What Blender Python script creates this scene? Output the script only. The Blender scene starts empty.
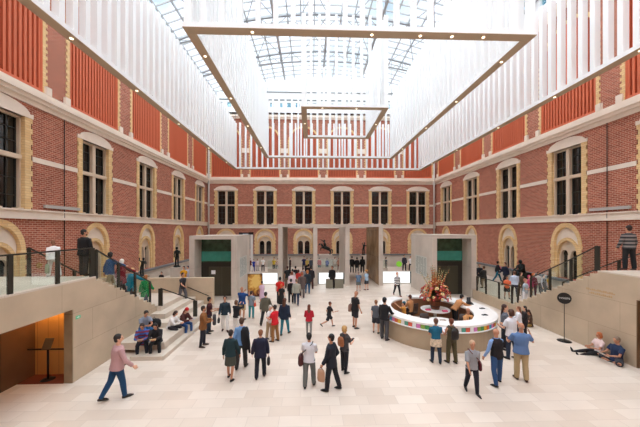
import bpy, bmesh, math, random
from mathutils import Vector, Matrix
R = random.Random(7)
col = bpy.context.scene.collection
PI = math.pi

# ---------------------------------------------------------------- camera maths
F = 280.0; EYE = 4.9; YAW = math.atan(9 / 280.0); HY = 229.5
def ray(px, py):
    u = (px - 320) / F
    return (math.cos(YAW) * u + math.sin(YAW), -math.sin(YAW) * u + math.cos(YAW), (HY - py) / F)
def on_z(px, py, z=0.0):
    d = ray(px, py); t = (z - EYE) / d[2]
    return Vector((d[0] * t, d[1] * t, z))
def on_x(px, py, X):
    d = ray(px, py); t = X / d[0]
    return Vector((X, d[1] * t, EYE + d[2] * t))
def on_y(px, py, Y):
    d = ray(px, py); t = Y / d[1]
    return Vector((d[0] * t, Y, EYE + d[2] * t))

# ---------------------------------------------------------------- materials
def lin(c):
    return tuple(((v / 255) / 12.92 if v / 255 <= 0.04045 else ((v / 255 + 0.055) / 1.055) ** 2.4) for v in c)
MATS = {}
def mat(name, rgb, rough=0.6, metal=0.0, noise=0.0, scale=3.0, emit=0.0, spec=0.5, detail=4):
    if name in MATS: return MATS[name]
    m = bpy.data.materials.new(name); m.use_nodes = True
    nt = m.node_tree; b = nt.nodes['Principled BSDF']
    c = lin(rgb)
    b.inputs['Base Color'].default_value = (*c, 1)
    b.inputs['Roughness'].default_value = rough
    b.inputs['Metallic'].default_value = metal
    b.inputs['Specular IOR Level'].default_value = spec
    if emit:
        b.inputs['Emission Color'].default_value = (*c, 1)
        b.inputs['Emission Strength'].default_value = emit
    if noise:
        tc = nt.nodes.new('ShaderNodeTexCoord'); n = nt.nodes.new('ShaderNodeTexNoise')
        n.inputs['Scale'].default_value = scale; n.inputs['Detail'].default_value = detail
        r = nt.nodes.new('ShaderNodeMapRange')
        r.inputs['From Min'].default_value = 0.3; r.inputs['From Max'].default_value = 0.7
        r.inputs['To Min'].default_value = 1 - noise; r.inputs['To Max'].default_value = 1 + noise
        mx = nt.nodes.new('ShaderNodeVectorMath'); mx.operation = 'SCALE'
        mx.inputs[0].default_value = c
        nt.links.new(tc.outputs['Object'], n.inputs['Vector'])
        nt.links.new(n.outputs['Fac'], r.inputs['Value'])
        nt.links.new(r.outputs['Result'], mx.inputs['Scale'])
        nt.links.new(mx.outputs['Vector'], b.inputs['Base Color'])
    MATS[name] = m
    return m

def tiles(name, c1, c2, cm, bw, bh, mortar, mode, rough=0.5, blotch=0.1, bscale=0.4, spec=0.5, offset=0.5):
    """blocks laid in rows; mode 'wall' reads (x+y, z), 'floor' reads (x, y)"""
    m = bpy.data.materials.new(name); m.use_nodes = True
    nt = m.node_tree; b = nt.nodes['Principled BSDF']
    g = nt.nodes.new('ShaderNodeNewGeometry'); s = nt.nodes.new('ShaderNodeSeparateXYZ'); cb = nt.nodes.new('ShaderNodeCombineXYZ')
    nt.links.new(g.outputs['Position'], s.inputs[0])
    if mode == 'wall':
        ad = nt.nodes.new('ShaderNodeMath'); ad.operation = 'ADD'
        nt.links.new(s.outputs['X'], ad.inputs[0]); nt.links.new(s.outputs['Y'], ad.inputs[1])
        nt.links.new(ad.outputs[0], cb.inputs['X']); nt.links.new(s.outputs['Z'], cb.inputs['Y'])
    else:
        nt.links.new(s.outputs['X'], cb.inputs['X']); nt.links.new(s.outputs['Y'], cb.inputs['Y'])
    br = nt.nodes.new('ShaderNodeTexBrick')
    br.inputs['Color1'].default_value = (*lin(c1), 1); br.inputs['Color2'].default_value = (*lin(c2), 1)
    br.inputs['Mortar'].default_value = (*lin(cm), 1)
    br.inputs['Scale'].default_value = 1.0; br.inputs['Mortar Size'].default_value = mortar
    br.inputs['Brick Width'].default_value = bw; br.inputs['Row Height'].default_value = bh
    br.offset = offset
    nt.links.new(cb.outputs[0], br.inputs['Vector'])
    n = nt.nodes.new('ShaderNodeTexNoise'); n.inputs['Scale'].default_value = bscale; n.inputs['Detail'].default_value = 6
    nt.links.new(g.outputs['Position'], n.inputs['Vector'])
    r = nt.nodes.new('ShaderNodeMapRange')
    r.inputs['From Min'].default_value = 0.3; r.inputs['From Max'].default_value = 0.7
    r.inputs['To Min'].default_value = 1 - blotch; r.inputs['To Max'].default_value = 1 + blotch
    nt.links.new(n.outputs['Fac'], r.inputs['Value'])
    mx = nt.nodes.new('ShaderNodeVectorMath'); mx.operation = 'SCALE'
    nt.links.new(br.outputs['Color'], mx.inputs[0]); nt.links.new(r.outputs['Result'], mx.inputs['Scale'])
    nt.links.new(mx.outputs['Vector'], b.inputs['Base Color'])
    b.inputs['Roughness'].default_value = rough; b.inputs['Specular IOR Level'].default_value = spec
    MATS[name] = m
    return m

def glass(name, tint, gloss=0.08, rough=0.02, gcol=(255, 255, 255), diff=0.0, dcol=(255, 255, 255)):
    m = bpy.data.materials.new(name); m.use_nodes = True
    nt = m.node_tree
    for n in list(nt.nodes):
        if n.type != 'OUTPUT_MATERIAL': nt.nodes.remove(n)
    out = [n for n in nt.nodes if n.type == 'OUTPUT_MATERIAL'][0]
    t = nt.nodes.new('ShaderNodeBsdfTransparent'); t.inputs[0].default_value = (*lin(tint), 1)
    g = nt.nodes.new('ShaderNodeBsdfGlossy'); g.inputs['Roughness'].default_value = rough
    g.inputs[0].default_value = (*lin(gcol), 1)
    mx = nt.nodes.new('ShaderNodeMixShader'); mx.inputs[0].default_value = gloss
    nt.links.new(t.outputs[0], mx.inputs[1]); nt.links.new(g.outputs[0], mx.inputs[2])
    last = mx
    if diff:
        d = nt.nodes.new('ShaderNodeBsdfDiffuse'); d.inputs[0].default_value = (*lin(dcol), 1)
        m2 = nt.nodes.new('ShaderNodeMixShader'); m2.inputs[0].default_value = diff
        nt.links.new(mx.outputs[0], m2.inputs[1]); nt.links.new(d.outputs[0], m2.inputs[2]); last = m2
    nt.links.new(last.outputs[0], out.inputs[0])
    MATS[name] = m
    return m

brick = tiles('brick', (188, 110, 88), (150, 80, 62), (208, 170, 148), 0.26, 0.10, 0.012, 'wall', 0.85, 0.10, 0.35, 0.2)
beige_stone = tiles('beige_stone', (200, 180, 154), (191, 171, 146), (170, 150, 127), 2.4, 1.1, 0.008, 'wall', 0.55, 0.12, 0.9, 0.4)
grey_stone = tiles('grey_stone', (205, 194, 182), (198, 187, 175), (180, 170, 158), 1.6, 2.2, 0.008, 'wall', 0.6, 0.10, 0.8, 0.3)
dark_stone = tiles('dark_stone', (152, 128, 98), (142, 118, 88), (116, 96, 72), 1.6, 2.2, 0.01, 'wall', 0.35, 0.25, 1.2, 0.5)
floor_m = tiles('floor_stone', (226, 212, 198), (213, 196, 180), (202, 186, 172), 0.82, 0.41, 0.006, 'floor', 0.36, 0.08, 0.45, 0.45, 0.37)
step_m = tiles('step_stone', (214, 200, 184), (206, 192, 176), (186, 172, 158), 1.8, 0.9, 0.006, 'floor', 0.5, 0.07, 0.8, 0.4)
trimstone = mat('trim_stone', (242, 228, 212), 0.75, noise=0.05, scale=1.5)
cream = mat('mullion_stone', (222, 202, 178), 0.75, noise=0.05, scale=2)
yellow = tiles('yellow_brick', (242, 212, 160), (232, 195, 140), (218, 184, 140), 0.4, 0.12, 0.012, 'wall', 0.8, 0.08, 1.0, 0.2)
redfin = mat('red_louvre', (216, 112, 76), 0.6)
redback = mat('red_panel', (186, 82, 56), 0.7)
white = mat('white_paint', (250, 251, 251), 0.5)
underside = mat('beige_shaded_underside', (186, 164, 138), 0.55)  # bronze-beige paint under the beams, with their underside shade put into the colour
lamp = mat('lamp_glow', (255, 236, 205), emit=2.5)
darkmetal = mat('dark_metal', (62, 60, 52), 0.45, 0.5)
blackmetal = mat('black_metal', (24, 22, 22), 0.45, 0.3)
windowdark = mat('window_glass', (24, 27, 26), 0.12, 0.0, spec=0.8)
sash = mat('sash_bar', (52, 52, 48), 0.5)
ledge_m = mat('ledge_slate', (120, 124, 128), 0.5, noise=0.08, scale=2)
bronze = mat('bronze', (40, 46, 46), 0.4, 0.7, noise=0.2, scale=4)
clear = glass('clear_glass', (244, 250, 247), 0.05)
roofglass = glass('roof_glass', (240, 248, 255), 0.06)
frosted = mat('frosted_white', (245, 248, 250), 0.3)
teal = mat('teal_glass', (62, 144, 128), 0.15, noise=0.15, scale=2)
tealdark = mat('teal_glass_dark', (58, 86, 66), 0.15, noise=0.3, scale=3)
olive = mat('olive_door', (74, 70, 56), 0.4, 0.3)
olivedark = mat('olive_frame', (46, 42, 34), 0.5, 0.2)
steel = mat('white_pipe', (214, 208, 200), 0.5)

# ---------------------------------------------------------------- mesh builder
class MB:
    def __init__(s): s.v = []; s.f = []; s.mi = []; s.m = 0; s.sm = False; s.sf = []
    def add(s, vs, fs):
        n = len(s.v); s.v += [Vector(v) for v in vs]
        for f in fs: s.f.append([n + i for i in f]); s.mi.append(s.m); s.sf.append(s.sm)
        return s
    def box(s, x0, x1, y0, y1, z0, z1):
        if x0 > x1: x0, x1 = x1, x0
        if y0 > y1: y0, y1 = y1, y0
        if z0 > z1: z0, z1 = z1, z0
        vs = [(x, y, z) for z in (z0, z1) for y in (y0, y1) for x in (x0, x1)]
        return s.add(vs, [(0, 2, 3, 1), (4, 5, 7, 6), (0, 1, 5, 4), (2, 6, 7, 3), (0, 4, 6, 2), (1, 3, 7, 5)])
    def prism(s, pts, a, d):
        """closed outline pts (3D, planar) extruded by vector d"""
        n = len(pts); d = Vector(d)
        vs = [Vector(p) for p in pts]; vs += [v + d for v in vs]
        fs = [list(range(n))[::-1], [n + i for i in range(n)]]
        for i in range(n): j = (i + 1) % n; fs.append([i, j, n + j, n + i])
        return s.add(vs, fs)
    def ring(s, c, ax, rx, ry, ux, n):
        ax = ax.normalized(); u = (ux - ax * ux.dot(ax))
        if u.length < 1e-5: u = ax.orthogonal()
        u.normalize(); w = ax.cross(u)
        return [c + u * (rx * math.cos(2 * PI * k / n)) + w * (ry * math.sin(2 * PI * k / n)) for k in range(n)]
    def loft(s, pts, rads, n=10, ux=(1, 0, 0), caps=True, smooth=True):
        """pts centres, rads list of r or (rx, ry)"""
        pts = [Vector(p) for p in pts]; old = s.sm; s.sm = smooth; ux = Vector(ux)
        vs = []; m = len(pts)
        for i, p in enumerate(pts):
            a = pts[min(i + 1, m - 1)] - pts[max(i - 1, 0)]
            r = rads[i]; rx, ry = (r, r) if not isinstance(r, (tuple, list)) else r
            vs += s.ring(p, a, rx, ry, ux, n)
        fs = []
        for i in range(m - 1):
            for k in range(n):
                k2 = (k + 1) % n
                fs.append([i * n + k, i * n + k2, (i + 1) * n + k2, (i + 1) * n + k])
        if caps: fs += [list(range(n))[::-1], [(m - 1) * n + k for k in range(n)]]
        s.add(vs, fs); s.sm = old
        return s
    def tube(s, p, q, r, n=8, smooth=True): return s.loft([p, q], [r, r], n, ux=(0.3, 0.5, 0.8), smooth=smooth)
    def ell(s, c, r, n=12, m=8, rot=None):
        c = Vector(c); vs = []; fs = []
        old = s.sm; s.sm = True
        for i in range(m + 1):
            th = PI * i / m
            for k in range(n):
                ph = 2 * PI * k / n
                v = Vector((r[0] * math.sin(th) * math.cos(ph), r[1] * math.sin(th) * math.sin(ph), r[2] * math.cos(th)))
                if rot is not None: v = rot @ v
                vs.append(c + v)
        for i in range(m):
            for k in range(n):
                k2 = (k + 1) % n
                fs.append([i * n + k, (i + 1) * n + k, (i + 1) * n + k2, i * n + k2])
        s.add(vs, fs); s.sm = old
        return s
    def build(s, name, mats, parent=None, world=True, merge=False, **kw):
        me = bpy.data.meshes.new(name)
        vs = s.v
        if parent is not None and world:
            r = parent
            while r.parent: r = r.parent
            inv = r.matrix_basis.inverted(); vs = [inv @ v for v in vs]
        me.from_pydata([tuple(v) for v in vs], [], s.f)
        if not isinstance(mats, (list, tuple)): mats = [mats]
        for m in mats: me.materials.append(m)
        me.polygons.foreach_set('material_index', s.mi)
        me.polygons.foreach_set('use_smooth', s.sf)
        bm = bmesh.new(); bm.from_mesh(me)
        if merge: bmesh.ops.remove_doubles(bm, verts=bm.verts, dist=1e-5)
        bmesh.ops.recalc_face_normals(bm, faces=bm.faces); bm.to_mesh(me); bm.free()
        o = bpy.data.objects.new(name, me); col.objects.link(o)
        if parent is not None: o.parent = parent
        for k, v in kw.items(): o[k] = v
        return o

def struct(o, label=None):
    o['kind'] = 'structure'
    if label: o['label'] = label
    return o
def thing(name, label, cat, loc=(0, 0, 0), rz=0.0, group=None):
    o = bpy.data.objects.new(name, None); col.objects.link(o)
    o.location = loc; o.rotation_euler = (0, 0, rz); o.empty_display_size = 0.2
    o['label'] = label; o['category'] = cat
    if group: o['group'] = group
    bpy_upd(o)
    return o
def bpy_upd(o):
    o.matrix_basis = Matrix.Translation(o.location) @ Matrix.Rotation(o.rotation_euler.z, 4, 'Z')
def tag(o, label, cat, group=None):
    o['label'] = label; o['category'] = cat
    if group: o['group'] = group
    return o
def sroot(name, loc=(0, 0, 0)):
    o = bpy.data.objects.new(name, None); col.objects.link(o); o.location = loc; o.empty_display_size = 0.2
    o['kind'] = 'structure'; bpy_upd(o)
    return o
# ================================================================ the court
XL, XR, YB, YF = -13.43, 16.58, 36.8, -9.0
XC = (XL + XR) / 2
WT = 0.7
Z_LEDGE, Z_TOP = 1.68, 20.2

floor = MB().box(XL - WT, XR + WT, YF - WT, YB + WT, -0.3, 0).build('floor', floor_m); struct(floor)

# a wall is described along s (distance along the wall) and z, then mapped to the world
def mapper(side):
    if side == 'left':  return lambda s, d, z: (XL - d, s, z)
    if side == 'right': return lambda s, d, z: (XR + d, s, z)
    if side == 'back':  return lambda s, d, z: (s, YB + d, z)
    return lambda s, d, z: (s, YF - d, z)
def wbox(mb, mp, s0, s1, d0, d1, z0, z1):
    a = mp(s0, d0, z0); b = mp(s1, d1, z1)
    mb.box(a[0], b[0], a[1], b[1], a[2], b[2])
def wprism(mb, mp, pts, d0, d1):
    p = [mp(s, d0, z) for s, z in pts]; q = mp(pts[0][0], d1, pts[0][1])
    mb.prism(p, None, Vector(q) - Vector(p[0]))
def arc(c, zc, r, a0, a1, n, ry=None):
    ry = r if ry is None else ry
    return [(c + r * math.cos(a0 + (a1 - a0) * i / n), zc + ry * math.sin(a0 + (a1 - a0) * i / n)) for i in range(n + 1)]
def spandrels(mb, mp, c, w, z0, z1, r, d0, d1, zc=None, ry=None, n=10):
    """rect c-w..c+w, z0..z1 minus the half disc of radius r centred at (c, z0)"""
    for sg in (-1, 1):
        pts = [(c + sg * r * math.cos(PI / 2 * i / n), z0 + (ry or r) * math.sin(PI / 2 * i / n)) for i in range(n + 1)]
        # quads from arc to the top edge
        for i in range(n):
            (sa, za), (sb, zb) = pts[i], pts[i + 1]
            wprism(mb, mp, [(sa, za), (sa, z1), (sb, z1), (sb, zb)], d0, d1)
        if w > r: wbox(mb, mp, c + sg * r, c + sg * w, d0, d1, z0, z1)
def archband(mb, mp, c, zc, r0, r1, d0, d1, n=14, k=1.0):
    for i in range(n):
        a = PI * i / n; b = PI * (i + 1) / n
        pts = [(c + r0 * math.cos(a), zc + r0 * k * math.sin(a)), (c + r1 * math.cos(a), zc + r1 * k * math.sin(a)),
               (c + r1 * math.cos(b), zc + r1 * k * math.sin(b)), (c + r0 * math.cos(b), zc + r0 * k * math.sin(b))]
        wprism(mb, mp, pts, d0, d1)

W_U = (1.55, 5.45, 10.45)      # half width and z range of the hole of an upper window with its quoins
W_L = (1.22, Z_LEDGE, 5.0)     # lower arched opening
W_P = (1.88, 11.7, 18.4)      # panel hole

KU = dict(left=.92, right=.92, back=.99); KL = dict(left=.83, right=.83, back=1.03); KP = dict(left=1.13, right=1.13, back=1.08)
KZ = dict(left=1.004, right=1.004, back=1.0); Z0 = dict(left=5.65, right=5.65, back=5.45); KZL = dict(left=1.09, right=1.09, back=1.0)
def zl(side, z): return Z_LEDGE + (z - Z_LEDGE) * KZL[side]
def scaled(side, c, k, mode=None):
    f = mapper(side)
    g = {None: lambda z: z, 'u': lambda z: Z0[side] + (z - 5.45) * KZ[side], 'l': lambda z: zl(side, z)}[mode]
    return lambda s, d, z: f(c + (s - c) * k, d, g(z))
nwin = [0]; ntrim = [0]
def upper_window(side, c):
    nwin[0] += 1
    mp = scaled(side, c, KU[side], 'u'); r = sroot('window_%d' % nwin[0], mp(c, 0, 5.45))
    hw, hz0, hz1 = 1.15, 5.5, 9.95
    q = MB()                                    # toothed yellow quoins and reveals
    n = 18; h = (10.0 - 5.5) / n
    for sg in (-1, 1):
        for k in range(n):
            w = 1.55 if k % 2 else 1.47
            wbox(q, mp, c + sg * hw, c + sg * w, -0.03, 0.45, 5.5 + k * h, 5.5 + (k + 1) * h)
    q.build('quoin_jamb', yellow, r)
    st = MB()
    pts = [(c - 1.57, 9.98), (c + 1.57, 9.98), (c + 1.57, 10.2)] + arc(c, 10.14, 1.4, 0.05, PI - 0.05, 12, 0.46) + [(c - 1.57, 10.2)]
    wprism(st, mp, pts, -0.06, 0.3)
    st.build('arched_lintel', trimstone, r)
    br = MB()                                   # brick that closes the hole above the lintel
    wprism(br, mp, [(c - 1.55, 9.98), (c + 1.55, 9.98), (c + 1.55, 10.46), (c - 1.55, 10.46)], 0.0, 0.3)
    br.build('brick_infill', brick, r)
    mu = MB()
    wbox(mu, mp, c - 0.13, c + 0.13, 0.12, 0.32, 5.5, 9.98)
    wbox(mu, mp, c - hw, c + hw, 0.10, 0.30, 7.98, 8.18)
    wbox(mu, mp, c - hw, c - hw + 0.07, 0.15, 0.3, 5.5, 9.98); wbox(mu, mp, c + hw - 0.07, c + hw, 0.15, 0.3, 5.5, 9.98)
    wbox(mu, mp, c - hw, c + hw, 0.15, 0.3, 9.88, 9.98)
    for sg in (-1, 0, 1): wbox(mu, mp, c + sg * 1.02 - 0.16, c + sg * 1.02 + 0.16, 0.02, 0.3, 5.45, 5.72)
    mu.build('stone_mullion', cream, r)
    gl = MB(); wbox(gl, mp, c - hw, c + hw, 0.36, 0.40, 5.4, 10.0); gl.build('pane', windowdark, r)
    sb = MB()
    for sg in (-1, 1):
        cc = c + sg * 0.62
        wbox(sb, mp, cc - 0.02, cc + 0.02, 0.31, 0.35, 5.6, 9.9)
        for z in (6.3, 7.1, 8.8, 9.4): wbox(sb, mp, cc - 0.48, cc + 0.48, 0.31, 0.35, z - 0.02, z + 0.02)
        for e in (-0.47, 0.47): wbox(sb, mp, cc + e - 0.03, cc + e + 0.03, 0.31, 0.36, 5.5, 9.95)
    sb.build('sash', sash, r)
def lower_window(side, c):
    nwin[0] += 1
    mp = scaled(side, c, KL[side], 'l'); r = sroot('window_%d' % nwin[0], mp(c, 0, Z_LEDGE))
    zs = 3.72
    a = MB()
    n = 10; h = (zs - Z_LEDGE) / n
    for sg in (-1, 1):
        for k in range(n):
            w = 1.36 if k % 2 else 1.28
            wbox(a, mp, c + sg * 1.0, c + sg * w, -0.05, 0.3, Z_LEDGE + k * h, Z_LEDGE + (k + 1) * h)
    archband(a, mp, c, zs, 1.05, 1.32, -0.05, 0.3)
    archband(a, mp, c, zs - 0.55, 0.80, 0.98, 0.05, 0.5)
    wbox(a, mp, c - 1.0, c - 0.84, 0.06, 0.5, Z_LEDGE, zs - 0.5); wbox(a, mp, c + 0.84, c + 1.0, 0.06, 0.5, Z_LEDGE, zs - 0.5)
    a.build('yellow_arch', yellow, r)
    t = MB()                                   # pale tympanum between outer and inner arch
    spandrels(t, mp, c, 1.03, zs - 0.55, 4.75, 0.97, 0.14, 0.3)
    t.build('tympanum', trimstone, r)
    m = MB()
    zi = 3.1
    wbox(m, mp, c - 0.11, c + 0.11, 0.2, 0.45, Z_LEDGE, zi)
    for sg in (-1, 1):
        cc = c + sg * 0.42
        spandrels(m, mp, cc, 0.43, zi, 4.15, 0.30, 0.24, 0.40, n=6)
        wbox(m, mp, c + sg * 0.72, c + sg * 0.86, 0.2, 0.45, Z_LEDGE, zi)
    m.build('stone_tracery', cream, r)
    g = MB(); wbox(g, mp, c - 0.85, c + 0.85, 0.44, 0.48, Z_LEDGE, 4.1); g.build('pane', windowdark, r)
    s2 = MB()
    for sg in (-1, 1):
        for z in (2.2, 2.8): wbox(s2, mp, c + sg * 0.42 - 0.3, c + sg * 0.42 + 0.3, 0.41, 0.45, z - 0.015, z + 0.015)
    s2.build('sash', sash, r)
def panel(side, c):
    ntrim[0] += 1
    mp = scaled(side, c, KP[side]); r = sroot('trim_%d' % (100 + ntrim[0]), mp(c, 0, 11.7))
    rr = 1.62; zs = 16.6
    q = MB(); n = 30; h = (zs - 11.7) / n
    for sg in (-1, 1):
        for k in range(n):
            w = 1.94 if k % 2 else 1.86
            wbox(q, mp, c + sg * 1.72, c + sg * w, -0.03, 0.3, 11.7 + k * h, 11.7 + (k + 1) * h)
    archband(q, mp, c, zs, 1.66, 1.86, -0.03, 0.3, 16)
    q.build('yellow_brick_edge', yellow, r)
    b = MB(); wbox(b, mp, c - 1.75, c + 1.75, 0.28, 0.32, 11.7, 18.4); b.build('back_panel', redback, r)
    f = MB(); k = 17
    for i in range(k):
        x = -1.62 + 3.24 * i / (k - 1)
        zt = zs + math.sqrt(max(0.0, 1.68 ** 2 - x * x)) - 0.03
        wbox(f, mp, c + x - 0.05, c + x + 0.05, 0.02, 0.27, 11.85, zt)
    wbox(f, mp, c - 1.72, c + 1.72, -0.02, 0.27, 11.7, 11.88)
    for sg in (-1, 1): wbox(f, mp, c + sg * 1.66, c + sg * 1.74, -0.01, 0.27, 11.7, zs)
    f.build('louvre', redfin, r)

def wall(side, s0, s1, bays, lower, upper=None):
    mp = mapper(side); mb = MB(); ku, kl, kp = KU[side], KL[side], KP[side]
    upper = bays if upper is None else upper
    def row(z0, z1, holes):
        x = s0
        for c, w in sorted(holes):
            wbox(mb, mp, x, c - w, 0, WT, z0, z1); x = c + w
        wbox(mb, mp, x, s1, 0, WT, z0, z1)
    row(0.0, Z_LEDGE, [])
    ztl = zl(side, 5.0); zb = Z0[side]; row(Z_LEDGE, ztl, [(c, W_L[0] * kl) for c in lower])
    row(ztl, zb, [])
    zt = zb + 5.0 * KZ[side]
    row(zb, zt, [(c, W_U[0] * ku) for c in upper])
    row(zt, 11.7, [])
    row(11.7, 18.45, [(c, 1.74 * kp) for c in bays])
    row(18.45, Z_TOP, [])
    for c in lower: spandrels(mb, scaled(side, c, kl, 'l'), c, 1.22, 3.72, 5.0, 1.18, 0, 0.3)
    for c in bays: spandrels(mb, scaled(side, c, kp), c, 1.74, 16.6, 18.45, 1.74, 0, 0.3)
    for c in upper: wbox(mb, scaled(side, c, ku, 'u'), c - 1.55, c + 1.55, 0.46, WT, 5.45, 10.45)
    for c in lower: wbox(mb, scaled(side, c, kl, 'l'), c - 1.22, c + 1.22, 0.5, WT, Z_LEDGE, 5.0)
    for c in bays: wbox(mb, scaled(side, c, kp), c - 1.74, c + 1.74, 0.34, WT, 11.7, 18.45)
    w = mb.build('wall_' + side, brick); struct(w)
    # stone dressings
    t = MB()
    def skip(z0, z1, d, holes):
        x = s0
        for c, wd in sorted(holes):
            wbox(t, mp, x, c - wd, -d, 0.0, z0, z1); x = c + wd
        wbox(t, mp, x, s1, -d, 0.0, z0, z1)
    za = 5.06 + (.34 if side != 'back' else 0); zc_ = zb + .10 + (.1 if side != 'back' else 0)
    wbox(t, mp, s0, s1, -0.14, 0, za, za + .12); skip(za + .12, zc_ - .06, 0.06, []); wbox(t, mp, s0, s1, -0.16, 0, zc_ - .06, zc_)
    skip(zb + 2.5 * KZ[side], zb + 2.75 * KZ[side], 0.04, [(c, 1.55 * ku) for c in upper])
    wbox(t, mp, s0, s1, -0.10, 0, 10.85, 11.08); wbox(t, mp, s0, s1, -0.24, 0, 11.08, 11.25)
    wbox(t, mp, s0, s1, -0.34, 0, 11.25, 11.42); wbox(t, mp, s0, s1, -0.12, 0, 11.42, 11.7)
    for c in bays:                              # small plinth blocks at the piers and shields between arches
        for sg in (-1, 1): wbox(t, scaled(side, c, kp), c + sg * 1.78, c + sg * 2.05, -0.14, 0, 11.7, 12.1)
    wbox(t, mp, s0, s1, -0.2, 0, 19.3, 19.5); wbox(t, mp, s0, s1, -0.35, 0, 19.5, 19.8)
    for a, b in (zip(sorted(bays)[:-1], sorted(bays)[1:]) if side == 'back' else []):
        m = (a + b) / 2; wbox(t, mp, m - 0.5, m + 0.5, -0.06, 0, 14.9, 15.5)
    t.build('trim_%s' % {'left': 1, 'right': 2, 'back': 3, 'front': 4}[side], trimstone)['kind'] = 'structure'
    # slate ledge and pale plinth under it
    l = MB(); wbox(l, mp, s0, s1, -0.28, 0, Z_LEDGE - 0.16, Z_LEDGE); l.build('trim_%s' % {'left': 5, 'right': 6, 'back': 7, 'front': 8}[side], ledge_m)['kind'] = 'structure'
    p = MB(); wbox(p, mp, s0, s1, -0.12, 0, 0, Z_LEDGE - 0.16); p.build('baseboard_' + side, grey_stone)['kind'] = 'structure'
    for c in upper: upper_window(side, c)
    for c in lower: lower_window(side, c)
    for c in bays: panel(side, c)
    return w

side_bays = [12.3 + 5.4 * k for k in range(-3, 5)]
left_bays = [12.5 + 5.45 * k for k in range(-3, 5)]
back_bays = [XC + 5.05 * (k - 2.5) for k in range(6)]
wall("left", YF, YB, left_bays, left_bays)
wall('right', YF, YB, side_bays, side_bays)
wall('back', XL, XR, back_bays, back_bays)
# the wall behind the camera is plain
struct(MB().box(XL, XR, YF - WT, YF, 0, Z_TOP).build('wall_front', brick))

# white clerestory above the cornice on all four sides, with small windows
def clerestory(side, s0, s1, n):
    mp = mapper(side); m = MB()
    wbox(m, mp, s0, s1, 0.0, 0.3, Z_TOP - 0.4, 20.9); wbox(m, mp, s0, s1, 0, 0.3, 21.5, 22.0)
    k = int((s1 - s0) / 1.1)
    st = (s1 - s0) / k
    for i in range(k + 1): wbox(m, mp, s0 + i * st - 0.3, s0 + i * st + 0.3, 0, 0.3, 20.9, 21.5)
    m.build('trim_%d' % n, white)['kind'] = 'structure'
    g = MB(); wbox(g, mp, s0, s1, 0.15, 0.18, 20.85, 21.55); g.build('window_%d' % (n + 60), glass('sky_pane%d' % n, (176, 208, 218), 0.1))['kind'] = 'structure'
clerestory('left', YF, YB, 11); clerestory('right', YF, YB, 12); clerestory('back', XL, XR, 13)
RZ0, RISE = 21.9, 3.2
HALFW = (XR - XL) / 2
RAD = (HALFW ** 2 + RISE ** 2) / (2 * RISE)
def roof_z(x, off=0.0):
    return RZ0 + RISE - RAD + math.sqrt(max(0, (RAD + off) ** 2 - (x - XC) ** 2))
# gable at the back, a low white arch
g = MB(); N = 30
pts = [(XL, YB + 0.1, 21.8)] + [(XL + (XR - XL) * i / N, YB + 0.1, roof_z(XL + (XR - XL) * i / N)) for i in range(N + 1)] + [(XR, YB + 0.1, 21.8)]
g.prism(pts, None, (0, 0.2, 0)); g.build('trim_14', white)['kind'] = 'structure'
gb = MB(); gb.box(XL, XR, YB - 0.05, YB + 0.1, 21.78, 21.92); gb.box(XL, XR, YB, YB + 0.1, 22.9, 22.95); gb.build('trim_15', mat('grey_rail', (120, 132, 134), 0.5))['kind'] = 'structure'
# glazed barrel roof
roof = sroot('ceiling', (XC, 14, RZ0))
p = MB(); NS = 24
vs = []; fs = []
for i in range(NS + 1):
    x = XL + (XR - XL) * i / NS; z = roof_z(x)
    vs += [(x, YF, z), (x, YB + 0.1, z)]
for i in range(NS): fs.append([2 * i, 2 * i + 1, 2 * i + 3, 2 * i + 2])
p.sm = True; p.add(vs, fs); p.build('roof_pane', roofglass, roof)
bar = mat('roof_bar', (176, 181, 184), 0.5)
b = MB()
for i in range(NS + 1):
    x = XL + (XR - XL) * i / NS; w = 0.045 if i % 4 else 0.11
    z = roof_z(x); b.box(x - w, x + w, YF, YB, z - 0.16 - w, z - 0.02)
y = YF
while y < YB:
    for i in range(NS):
        xa = XL + (XR - XL) * i / NS; xb = XL + (XR - XL) * (i + 1) / NS
        za, zb = roof_z(xa), roof_z(xb)
        b.add([(xa, y - .03, za - .14), (xb, y - .03, zb - .14), (xb, y + .03, zb - .14), (xa, y + .03, za - .14),
               (xa, y - .03, za - .02), (xb, y - .03, zb - .02), (xb, y + .03, zb - .02), (xa, y + .03, za - .02)],
              [(0, 1, 2, 3), (4, 5, 6, 7), (0, 1, 5, 4), (3, 2, 6, 7)])
    y += 0.92
b.build('glazing_bar', bar, roof)
tm = mat('truss_grey', (158, 163, 166), 0.5)
for k in range(8):
    y = -6.5 + 5.4 * k
    t = MB(); up = []; lo = []
    for i in range(25):
        x = XL + (XR - XL) * i / 24
        up.append(Vector((x, y, roof_z(x) - 0.3))); lo.append(Vector((x, y, roof_z(x) - 0.3 - 1.1 * math.sin(PI * i / 24) ** 0.6)))
    t.loft(up, [0.09] * 25, 6, (0, 1, 0)); t.loft(lo, [0.08] * 25, 6, (0, 1, 0))
    for i in range(1, 24):
        t.tube(up[i], lo[i], 0.035, 5)
        t.tube(up[i] if i % 2 else lo[i], lo[i + 1] if i % 2 else up[i + 1], 0.03, 5) if i < 23 else None
    # bracing towards the next truss
    if k < 7:
        for i in range(2, 22, 4):
            t.tube(up[i], up[i + 2] + Vector((0, 5.4, 0)), 0.035, 5); t.tube(up[i + 2], up[i] + Vector((0, 5.4, 0)), 0.035, 5)
    t.build('truss', tm, roof)

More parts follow.
